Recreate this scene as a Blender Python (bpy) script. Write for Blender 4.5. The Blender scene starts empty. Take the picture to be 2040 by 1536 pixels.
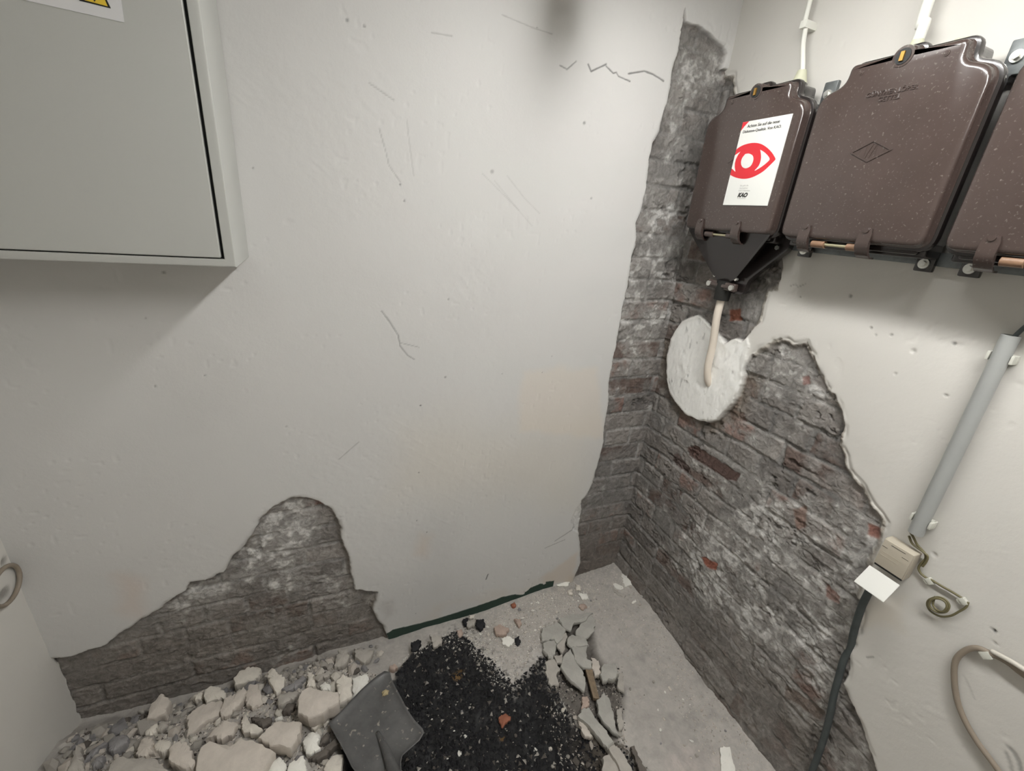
import bpy, bmesh, math, random
import numpy as np
from mathutils import Vector, Matrix

# ------------------------------------------------------------------ camera, light, exposure
C = bpy.context.scene.collection
SC = bpy.context.scene
CR = np.array([0.921581270435444, -0.3783821968997785, 0.0866883789898636])
CU = np.array([0.06357435942935682, 0.3674203494530548, 0.9278796191483795])
CF = np.array([0.3829442032538682, 0.8496053200616697, -0.3626631182201573])
FPX = 866.413
CAM = np.array([0.0, 0.0, 1.6])
cam_d = bpy.data.cameras.new('camera')
cam = bpy.data.objects.new('camera', cam_d)
C.objects.link(cam)
cam_d.sensor_width = 36
cam_d.lens = FPX / 2040 * 36
cam_d.clip_start = 0.02
cam.matrix_world = Matrix(((CR[0], CU[0], -CF[0], CAM[0]), (CR[1], CU[1], -CF[1], CAM[1]),
                           (CR[2], CU[2], -CF[2], CAM[2]), (0, 0, 0, 1)))
SC.camera = cam
SC.view_settings.view_transform = 'Standard'
SC.view_settings.look = 'None'
SC.view_settings.gamma = 1
SC.view_settings.exposure = 0.22
w = bpy.data.worlds.new('world'); SC.world = w; w.use_nodes = True
w.node_tree.nodes['Background'].inputs[0].default_value = (0.9, 0.95, 1, 1)
w.node_tree.nodes['Background'].inputs[1].default_value = 0.0
LAMP_X, LAMP_Z, LAMP_Y0, LAMP_Y1, LAMP_W, LAMP_POWER = 0.67, 2.28, 0.32, 1.03, 0.085, 47.0
REAR_POWER, LEFT_FILL_POWER = 70.0, 3.0
LAMP_COLOR = (1.0, 0.99, 0.97)

YB, XR, XL = 1.32, 1.262, -0.82      # plaster faces of back, right and left wall
REC = 0.022                          # plaster thickness over the bricks
ZC = 2.58

def ray(px, py):
    return CR * (px - 1020) / FPX - CU * (py - 768) / FPX + CF
def on(px, py, ax, val):             # point of the line of sight on the plane axis=val
    v = ray(px, py); return CAM + v * ((val - CAM[ax]) / v[ax])
def onpts(pts, ax, val):
    return [tuple(on(a, b, ax, val)) for a, b in pts]

# ------------------------------------------------------------------ numpy noise
def hash2(ix, iy, seed):
    n = (ix.astype(np.int64) * 374761393 + iy.astype(np.int64) * 668265263 + seed * 982451653) & 0xFFFFFFFF
    n = ((n ^ (n >> 13)) * 1274126177) & 0xFFFFFFFF
    n = ((n ^ (n >> 16)) * 2246822519) & 0xFFFFFFFF
    return ((n ^ (n >> 15)) & 0xFFFFFF) / float(0xFFFFFF)
def vn(u, v, s, seed=0):
    u = u / s; v = v / s
    iu = np.floor(u); iv = np.floor(v); fu = u - iu; fv = v - iv
    fu = fu * fu * (3 - 2 * fu); fv = fv * fv * (3 - 2 * fv)
    a = hash2(iu, iv, seed); b = hash2(iu + 1, iv, seed); c = hash2(iu, iv + 1, seed); d = hash2(iu + 1, iv + 1, seed)
    return (a * (1 - fu) + b * fu) * (1 - fv) + (c * (1 - fu) + d * fu) * fv
def fbm(u, v, s, seed=0, oct=4, gain=0.5):
    t = 0; a = 1; n = 0
    for k in range(oct):
        t = t + a * (vn(u, v, s / 2 ** k, seed + 17 * k) - 0.5) * 2; n += a; a *= gain
    return t / n
def sst(a, b, x):
    t = np.clip((x - a) / (b - a), 0, 1); return t * t * (3 - 2 * t)
def sdist(U, V, poly):               # signed distance, negative inside
    d = np.full(U.shape, 1e9); ins = np.zeros(U.shape, bool); n = len(poly)
    for i in range(n):
        x1, y1 = poly[i]; x2, y2 = poly[(i + 1) % n]
        ex, ey = x2 - x1, y2 - y1; L = ex * ex + ey * ey + 1e-12
        t = np.clip(((U - x1) * ex + (V - y1) * ey) / L, 0, 1)
        d = np.minimum(d, (U - x1 - t * ex) ** 2 + (V - y1 - t * ey) ** 2)
        if abs(ey) > 1e-12:
            ins ^= ((y1 > V) != (y2 > V)) & (U < ex * (V - y1) / ey + x1)
    d = np.sqrt(d); return np.where(ins, -d, d)
def pdist(U, V, line):
    d = np.full(U.shape, 1e9)
    for (x1, y1), (x2, y2) in zip(line[:-1], line[1:]):
        ex, ey = x2 - x1, y2 - y1; L = ex * ex + ey * ey + 1e-12
        t = np.clip(((U - x1) * ex + (V - y1) * ey) / L, 0, 1)
        d = np.minimum(d, (U - x1 - t * ex) ** 2 + (V - y1 - t * ey) ** 2)
    return np.sqrt(d)
def mixc(a, b, t):
    return a * (1 - t[..., None]) + np.array(b) * t[..., None]

# ------------------------------------------------------------------ materials
MATS = {}
def srgb(r, g, b):
    f = lambda c: (c / 255 / 12.92) if c / 255 <= 0.04045 else ((c / 255 + 0.055) / 1.055) ** 2.4
    return (f(r), f(g), f(b), 1)
def mat(name, col, rough=0.6, metal=0.0, noise=None, bump=None, attr=None, spec=0.5, speck=None, emit=None, coat=0):
    """noise=(scale, amount) colour variation, bump=(scale, strength, distance), attr = vertex colour layer, speck=(scale, lo, hi, colour)"""
    m = bpy.data.materials.new(name); m.use_nodes = True; MATS[name] = m
    nt = m.node_tree; N = nt.nodes; L = nt.links; b = N['Principled BSDF']
    b.inputs['Base Color'].default_value = col; b.inputs['Roughness'].default_value = rough
    b.inputs['Metallic'].default_value = metal; b.inputs['Specular IOR Level'].default_value = spec
    b.inputs['Coat Weight'].default_value = coat
    tc = N.new('ShaderNodeTexCoord')
    src = None
    if attr:
        a = N.new('ShaderNodeAttribute'); a.attribute_name = attr; src = a.outputs['Color']
    if noise:
        n = N.new('ShaderNodeTexNoise'); n.inputs['Scale'].default_value = noise[0]; n.inputs['Detail'].default_value = 8
        n.inputs['Roughness'].default_value = 0.65
        L.new(tc.outputs['Object'], n.inputs['Vector'])
        mr = N.new('ShaderNodeMapRange'); mr.inputs['From Min'].default_value = 0.25; mr.inputs['From Max'].default_value = 0.75
        mr.inputs['To Min'].default_value = 1 - noise[1]; mr.inputs['To Max'].default_value = 1 + noise[1]
        L.new(n.outputs['Fac'], mr.inputs['Value'])
        vm = N.new('ShaderNodeVectorMath'); vm.operation = 'SCALE'
        if src: L.new(src, vm.inputs[0])
        else: vm.inputs[0].default_value = col[:3]
        L.new(mr.outputs[0], vm.inputs['Scale']); src = vm.outputs[0]
    if speck:
        n = N.new('ShaderNodeTexNoise'); n.inputs['Scale'].default_value = speck[0]; n.inputs['Detail'].default_value = 3
        L.new(tc.outputs['Object'], n.inputs['Vector'])
        mr = N.new('ShaderNodeMapRange'); mr.inputs['From Min'].default_value = speck[1]; mr.inputs['From Max'].default_value = speck[2]
        L.new(n.outputs['Fac'], mr.inputs['Value'])
        mx = N.new('ShaderNodeMixRGB'); L.new(mr.outputs[0], mx.inputs[0])
        if src: L.new(src, mx.inputs[1])
        else: mx.inputs[1].default_value = col
        mx.inputs[2].default_value = speck[3]; src = mx.outputs[0]
    if src: L.new(src, b.inputs['Base Color'])
    if bump:
        n = N.new('ShaderNodeTexNoise'); n.inputs['Scale'].default_value = bump[0]; n.inputs['Detail'].default_value = 6
        n.inputs['Roughness'].default_value = 0.6
        L.new(tc.outputs['Object'], n.inputs['Vector'])
        bp = N.new('ShaderNodeBump'); bp.inputs['Strength'].default_value = bump[1]; bp.inputs['Distance'].default_value = bump[2]
        L.new(n.outputs['Fac'], bp.inputs['Height']); L.new(bp.outputs[0], b.inputs['Normal'])
    if emit:
        b.inputs['Emission Color'].default_value = (*emit[:3], 1); b.inputs['Emission Strength'].default_value = emit[3]
    return m

def wall_material():
    m = mat('masonry_and_plaster', (0.7, 0.7, 0.68, 1), 0.85, attr='Col', spec=0.25)
    nt = m.node_tree; N = nt.nodes; L = nt.links; b = N['Principled BSDF']
    tc = next(n for n in N if n.type == 'TEX_COORD'); col = next(n for n in N if n.type == 'ATTRIBUTE')
    ma = N.new('ShaderNodeAttribute'); ma.attribute_name = 'Bare'
    n1 = N.new('ShaderNodeTexNoise'); n1.inputs['Scale'].default_value = 150; n1.inputs['Detail'].default_value = 6; n1.inputs['Roughness'].default_value = 0.7
    n2 = N.new('ShaderNodeTexNoise'); n2.inputs['Scale'].default_value = 45; n2.inputs['Detail'].default_value = 9; n2.inputs['Roughness'].default_value = 0.72; n2.inputs['Distortion'].default_value = 0.8
    n3 = N.new('ShaderNodeTexNoise'); n3.inputs['Scale'].default_value = 2.2; n3.inputs['Detail'].default_value = 4
    for n in (n1, n2, n3): L.new(tc.outputs['Object'], n.inputs['Vector'])
    # colour: strong variation where bare, faint on the plaster
    mr = N.new('ShaderNodeMapRange'); mr.inputs['From Min'].default_value = 0.3; mr.inputs['From Max'].default_value = 0.7
    mr.inputs['To Min'].default_value = 0.62; mr.inputs['To Max'].default_value = 1.38; L.new(n2.outputs['Fac'], mr.inputs['Value'])
    mr3 = N.new('ShaderNodeMapRange'); mr3.inputs['From Min'].default_value = 0.3; mr3.inputs['From Max'].default_value = 0.7
    mr3.inputs['To Min'].default_value = 0.975; mr3.inputs['To Max'].default_value = 1.02; L.new(n3.outputs['Fac'], mr3.inputs['Value'])
    mx = N.new('ShaderNodeMix'); L.new(ma.outputs['Fac'], mx.inputs[0]); L.new(mr3.outputs[0], mx.inputs[2]); L.new(mr.outputs[0], mx.inputs[3])
    vm = N.new('ShaderNodeVectorMath'); vm.operation = 'SCALE'; L.new(col.outputs['Color'], vm.inputs[0]); L.new(mx.outputs[0], vm.inputs['Scale'])
    L.new(vm.outputs[0], b.inputs['Base Color'])
    b1 = N.new('ShaderNodeBump'); b1.inputs['Distance'].default_value = 0.0012; b1.inputs['Strength'].default_value = 0.35
    L.new(n1.outputs['Fac'], b1.inputs['Height'])
    b2 = N.new('ShaderNodeBump'); b2.inputs['Distance'].default_value = 0.007
    ms = N.new('ShaderNodeMath'); ms.operation = 'MULTIPLY'; ms.inputs[1].default_value = 0.9; L.new(ma.outputs['Fac'], ms.inputs[0])
    L.new(ms.outputs[0], b2.inputs['Strength'])
    L.new(n2.outputs['Fac'], b2.inputs['Height']); L.new(b1.outputs[0], b2.inputs['Normal']); L.new(b2.outputs[0], b.inputs['Normal'])
    return m
M_WALL = wall_material()
M_PAINT = mat('white_limewash', srgb(222, 220, 212), 0.85, noise=(3, 0.03), bump=(120, 0.3, 0.001), spec=0.25)
M_CAB = mat('grey_powder_coat', srgb(180, 181, 176), 0.42, noise=(300, 0.01), bump=(900, 0.06, 0.0003))
M_GAP_SHADE = mat('dark_gap_shade', srgb(40, 42, 42), 0.7)  # dark colour standing for the shade in gaps, slots and recesses
M_IRON = mat('dark_brown_enamel', srgb(68, 57, 53), 0.25, noise=(9, 0.12), speck=(190, 0.62, 0.88, srgb(122, 114, 109)), bump=(180, 0.12, 0.0006), coat=0.5)
M_IRON2 = mat('black_brown_enamel', srgb(36, 31, 30), 0.26, noise=(14, 0.2), bump=(220, 0.10, 0.0006), coat=0.5)
M_STEEL = mat('zinc_steel', srgb(214, 214, 208), 0.35, metal=0.85, noise=(60, 0.15))
M_RAIL = mat('galvanised_rail', srgb(112, 116, 116), 0.5, metal=0.6, noise=(28, 0.35), bump=(90, 0.2, 0.001))
M_BRASS = mat('brass', srgb(190, 150, 80), 0.35, metal=0.9)
M_KNUCKLE = mat('brown_bakelite', srgb(128, 100, 78), 0.45, noise=(80, 0.2))
M_BOLT = mat('dull_brass_pin', srgb(186, 180, 150), 0.35, metal=0.7)
M_GLAND = mat('pale_olive_plastic', srgb(196, 196, 172), 0.55)
M_WCABLE = mat('white_cable_sheath', srgb(224, 214, 200), 0.5)
M_PCABLE = mat('painted_cable', srgb(226, 226, 218), 0.6)
M_PIPE = mat('grey_conduit_plastic', srgb(158, 160, 157), 0.5, noise=(12, 0.05))
M_CLIP = mat('light_grey_clip_plastic', srgb(200, 200, 190), 0.5)
M_OLIVE = mat('olive_cable_sheath', srgb(104, 98, 70), 0.5)
M_DKCABLE = mat('dark_grey_cable_sheath', srgb(66, 72, 72), 0.55, noise=(30, 0.25))
M_TAUPE = mat('taupe_cable_sheath', srgb(138, 127, 113), 0.5, noise=(25, 0.06))
M_JB = mat('ivory_box_plastic', srgb(180, 172, 156), 0.5, noise=(25, 0.05))
M_FLAP = mat('white_lid_plastic', srgb(208, 208, 202), 0.4)
M_WHITE = mat('sticker_white', srgb(226, 227, 222), 0.45)
M_RED = mat('sticker_red', srgb(212, 44, 54), 0.45)
M_INK = mat('sticker_ink', srgb(60, 60, 58), 0.6)
M_INK2 = mat('sticker_faint_ink', srgb(190, 190, 186), 0.6)
M_YEL = mat('warning_yellow', srgb(222, 190, 60), 0.5)
M_BLK = mat('black_print', srgb(28, 28, 26), 0.5)
M_SHOVEL = mat('scratched_grey_steel', srgb(106, 106, 105), 0.42, metal=0.35, noise=(14, 0.3), speck=(60, 0.64, 0.72, srgb(165, 160, 150)), bump=(60, 0.12, 0.001))
M_WOOD = mat('ash_handle_wood', srgb(150, 112, 70), 0.6, noise=(20, 0.2))
M_PLANK = mat('old_grey_wood', srgb(128, 112, 92), 0.85, noise=(60, 0.35), bump=(80, 0.5, 0.002))
def stone(name, c, n=0.14, sc=22):
    return mat(name, srgb(*c), 0.9, noise=(sc, n), bump=(70, 0.55, 0.004), spec=0.2)
S_TAN = stone('tan_render', (198, 190, 180)); S_PALE = stone('pale_render', (212, 206, 195)); S_GREY = stone('grey_render', (172, 167, 159))
S_WHITE = stone('white_paint_flake', (232, 230, 222), 0.04); S_DARK = stone('dark_mortar', (104, 98, 92), 0.25); S_BLACK = stone('black_clinker', (44, 44, 46), 0.4)
S_PINK = stone('pinkish_brick_dust_stone', (176, 158, 146)); S_BRICK = stone('red_brick_chip', (150, 98, 78), 0.3); S_SLAB = stone('screed_grey', (168, 166, 159), 0.2, 12)
S_LILAC = stone('bluish_grey_mortar', (142, 140, 140), 0.2)

# ------------------------------------------------------------------ object helpers
def tag(o, label=None, cat=None, group=None, kind=None):
    if label: o['label'] = label
    if cat: o['category'] = cat
    if group: o['group'] = group
    if kind: o['kind'] = kind
    return o
def link(name, me, m, parent=None, smooth=False):
    o = bpy.data.objects.new(name, me); C.objects.link(o)
    if m: me.materials.append(m)
    if parent: o.parent = parent
    if smooth:
        me.polygons.foreach_set('use_smooth', [True] * len(me.polygons)); me.update()
    return o
def empty(name, loc, label, cat, group=None):
    o = bpy.data.objects.new(name, None); o.location = loc; o.empty_display_size = 0.05; C.objects.link(o)
    return tag(o, label, cat, group)
class MB:
    """collects shapes into one bmesh; parts of a thing are given in the thing's own frame"""
    def __init__(s): s.bm = bmesh.new()
    def box(s, x0, x1, y0, y1, z0, z1, bev=0.0, seg=2):
        r = bmesh.ops.create_cube(s.bm, size=1); vs = r['verts']
        bmesh.ops.scale(s.bm, vec=(x1 - x0, y1 - y0, z1 - z0), verts=vs)
        bmesh.ops.translate(s.bm, vec=((x0 + x1) / 2, (y0 + y1) / 2, (z0 + z1) / 2), verts=vs)
        if bev:
            es = list({e for v in vs for e in v.link_edges})
            bmesh.ops.bevel(s.bm, geom=es, offset=bev, segments=seg, affect='EDGES', profile=0.6)
        return s
    def cyl(s, p, q, r1, r2=None, n=24, cap=True):
        p = Vector(p); q = Vector(q); d = q - p
        rr = bmesh.ops.create_cone(s.bm, cap_ends=cap, segments=n, radius1=r1, radius2=r1 if r2 is None else r2, depth=d.length)
        M = Matrix.Translation((p + q) / 2) @ d.to_track_quat('Z', 'Y').to_matrix().to_4x4()
        bmesh.ops.transform(s.bm, matrix=M, verts=rr['verts']); return s
    def tube(s, pts, r, n=14, closed=False):
        pts = [Vector(p) for p in pts]; rings = []; m = len(pts); prev = None
        for i, p in enumerate(pts):
            t = ((pts[(i + 1) % m] if closed or i < m - 1 else p) - (pts[i - 1] if closed or i > 0 else p)).normalized()
            if prev is None: a = t.orthogonal().normalized()
            else: a = (prev - t * prev.dot(t)).normalized()
            prev = a; b = t.cross(a); rr = r[i] if hasattr(r, '__len__') else r
            rings.append([s.bm.verts.new(p + (a * math.cos(k * 2 * math.pi / n) + b * math.sin(k * 2 * math.pi / n)) * rr) for k in range(n)])
        for i in range(m if closed else m - 1):
            A, B = rings[i], rings[(i + 1) % m]
            for k in range(n): s.bm.faces.new((A[k], A[(k + 1) % n], B[(k + 1) % n], B[k]))
        if not closed:
            s.bm.faces.new(rings[0][::-1]); s.bm.faces.new(rings[-1])
        return s
    def loft(s, rings, cap0=True, cap1=True):
        R = [[s.bm.verts.new(p) for p in rg] for rg in rings]; n = len(R[0])
        for A, B in zip(R[:-1], R[1:]):
            for k in range(n): s.bm.faces.new((A[k], A[(k + 1) % n], B[(k + 1) % n], B[k]))
        if cap0: s.bm.faces.new(R[0][::-1])
        if cap1: s.bm.faces.new(R[-1])
        return s
    def out(s, name, m, parent=None, smooth=False, ang=None):
        bmesh.ops.recalc_face_normals(s.bm, faces=s.bm.faces)
        me = bpy.data.meshes.new(name); s.bm.to_mesh(me); s.bm.free()
        o = link(name, me, m, parent, smooth or ang is not None)
        if ang is not None: me.set_sharp_from_angle(angle=math.radians(ang))
        return o
def spline(pts, k=8):
    P = [np.array(p, float) for p in pts]; P = [2 * P[0] - P[1]] + P + [2 * P[-1] - P[-2]]; o = []
    for i in range(1, len(P) - 2):
        for j in range(k):
            t = j / k; a, b, c, d = P[i - 1:i + 3]
            o.append(tuple(0.5 * ((2 * b) + (c - a) * t + (2 * a - 5 * b + 4 * c - d) * t * t + (3 * b - a - 3 * c + d) * t ** 3)))
    o.append(tuple(P[-2])); return o
def grid_mesh(name, X, Y, Z, m, col=None, bare=None, flip=False):
    nv, nu = X.shape
    me = bpy.data.meshes.new(name); co = np.stack([X, Y, Z], -1).reshape(-1, 3)
    me.vertices.add(nu * nv); me.vertices.foreach_set('co', co.astype(np.float32).ravel())
    i = np.arange(nu - 1)[None, :] + nu * np.arange(nv - 1)[:, None]
    q = np.stack([i, i + 1, i + 1 + nu, i + nu], -1) if not flip else np.stack([i, i + nu, i + 1 + nu, i + 1], -1)
    q = q.reshape(-1, 4); nf = len(q)
    me.loops.add(nf * 4); me.loops.foreach_set('vertex_index', q.ravel().astype(np.int32))
    me.polygons.add(nf); me.polygons.foreach_set('loop_start', np.arange(0, nf * 4, 4, dtype=np.int32))
    me.polygons.foreach_set('loop_total', np.full(nf, 4, np.int32))
    me.polygons.foreach_set('use_smooth', np.ones(nf, bool)); me.update(calc_edges=True)
    if col is not None:
        a = me.color_attributes.new('Col', 'FLOAT_COLOR', 'POINT')
        c = np.concatenate([np.clip(col, 0, 1), np.ones(col.shape[:2] + (1,))], -1)
        a.data.foreach_set('color', c.astype(np.float32).ravel())
    if bare is not None:
        a = me.attributes.new('Bare', 'FLOAT', 'POINT'); a.data.foreach_set('value', bare.astype(np.float32).ravel())
    return link(name, me, m)

# ------------------------------------------------------------------ masonry and plaster
PLASTER = np.array(srgb(207, 206, 203)[:3])
def masonry(U, V, seed):
    """relief (m, positive towards the room) and colour of bare rendered brickwork"""
    wu = U + 0.006 * fbm(U, V, 0.08, seed + 1, 3); wv = V + 0.006 * fbm(U, V, 0.12, seed + 2, 3)
    H, Lb = 0.079, 0.25
    row = np.floor(wv / H); head = hash2(row, row * 0, seed + 5) > 0.6
    bl = np.where(head, Lb / 2, Lb); off = np.where(row % 2 == 0, 0.0, 0.5) * bl
    cx = (wu + off) / bl; col = np.floor(cx)
    du = (0.5 - np.abs(cx - col - 0.5)) * bl; dv = (0.5 - np.abs(wv / H - row - 0.5)) * H
    e = np.minimum(du, dv) + 0.003 * fbm(U, V, 0.02, seed + 3, 3)
    br = sst(0.003, 0.010, e); idn = hash2(col, row, seed + 7); id2 = hash2(col, row, seed + 8)
    jt = 0.35 + 0.65 * sst(-0.15, 0.25, fbm(U, V, 0.11, seed + 40, 3)); jv = 1.0
    d = (br * jt + (1 - jt)) * 0.006 + br * ((idn - 0.5) * 0.006 + (cx - col - 0.5) * (id2 - 0.5) * 0.006)
    d += 0.0042 * fbm(U, V, 0.032, seed + 9, 5, 0.62)
    cav = sst(0.22, 0.45, fbm(U, V * 1.5, 0.03, seed + 41, 4, 0.6)) * sst(0.1, 0.4, fbm(U, V, 0.13, seed + 42, 2)); d -= 0.007 * cav
    rid = 1 - np.abs(fbm(U, V * 1.3, 0.045, seed + 11, 4, 0.6)) * 2.2
    d += 0.0022 * sst(0.6, 1, rid)
    crack = sst(0.88, 0.99, 1 - np.abs(fbm(U * 0.7, V * 1.6, 0.09, seed + 21, 4, 0.6)) * 3) * sst(-0.1, 0.3, fbm(U, V, 0.15, seed + 22, 2))
    d -= 0.003 * crack
    g = 0.215 + 0.045 * (id2 - 0.5) * 2 + 0.07 * fbm(U, V, 0.07, seed + 12, 5, 0.65)
    c = np.stack([g * 1.08, g * 1.0, g * 0.93], -1)
    mort = np.stack([g * (1.08 + 0.5 * fbm(U, V, 0.12, seed + 30, 3)) + 0.01] * 3, -1) * np.array([1.04, 1, 0.95])
    c = c * br[..., None] + mort * (1 - br[..., None])
    red = br * (idn > 0.86) * sst(-0.1, 0.35, fbm(U, V, 0.07, seed + 13, 4, 0.6))
    c = mixc(c, (0.24, 0.12, 0.09), red * 0.55)
    brn = br * (idn < 0.22) * sst(-0.3, 0.2, fbm(U, V, 0.09, seed + 14, 4, 0.6)); c = mixc(c, (0.115, 0.07, 0.055), brn * 0.7)
    c = c * (1 - 0.4 * crack[..., None]) * (1 - 0.35 * cav[..., None])
    # grey render left behind hides the joints in places
    sm = sst(-0.05, 0.30, fbm(U, V, 0.14, seed + 31, 5, 0.62)); gg = 0.225 + 0.05 * fbm(U, V, 0.05, seed + 32, 4, 0.65)
    c = mixc(c, 0, sm * 0) * (1 - 0.75 * sm[..., None]) + np.stack([gg * 1.04, gg, gg * .95], -1) * (0.75 * sm[..., None])
    d = d * (1 - 0.6 * sm) + (0.006 + 0.0025 * fbm(U, V, 0.06, seed + 33, 4, 0.6)) * 0.6 * sm
    return d, c, br
def whitewash(U, V, seed, c, d, cov):
    n = fbm(U, V, 0.055, seed, 6, 0.66) + 0.35 * fbm(U, V, 0.22, seed + 3, 2)
    t = sst(-0.05, 0.22, n + cov - 0.06)
    s = sst(0.1, 0.45, n + cov - 0.12) * sst(-0.2, 0.3, fbm(U, V, 0.02, seed + 5, 3))
    c = mixc(c, (0.34, 0.325, 0.305), t * 0.6)
    return mixc(c, (0.60, 0.59, 0.565), s * 0.8), d + 0.0012 * t + 0.0012 * s
def plaster_relief(U, V, seed):
    d = 0.0035 * fbm(U, V, 0.5, seed, 3) + 0.0008 * fbm(U, V, 0.12, seed + 1, 3) 
    rough = sst(-0.15, 0.5, fbm(U, V, 0.45, seed + 2, 3))
    d += (0.0002 + 0.0004 * rough) * fbm(U, V, 0.022, seed + 3, 3, 0.6)
    r = U * 0.6 + V * 0.8
    d += 0.0005 * sst(0.4, 0.9, fbm(r, (V * 0.6 - U * 0.8) * 0.12, 0.012, seed + 5, 2)) * rough
    pit = sst(0.80, 0.88, vn(U, V, 0.016, seed + 8)) * sst(0.55, 0.7, vn(U, V, 0.11, seed + 9))
    d -= 0.0008 * pit
    return d
def axis(segs):
    o = []
    for a, b, s in segs: o += list(np.arange(a, b - 1e-9, s))
    return np.array(o + [segs[-1][1]])
def p2(pts, ax, val):
    keep = [i for i in range(3) if i != ax]
    return [(on(a, b, ax, val)[keep[0]], on(a, b, ax, val)[keep[1]]) for a, b in pts]
def box_mask(U, V, seed, poly, soft):
    return 1 - sst(-soft, soft, sdist(U, V, poly) + soft * 0.8 * fbm(U, V, soft * 3, seed, 3))

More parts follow.
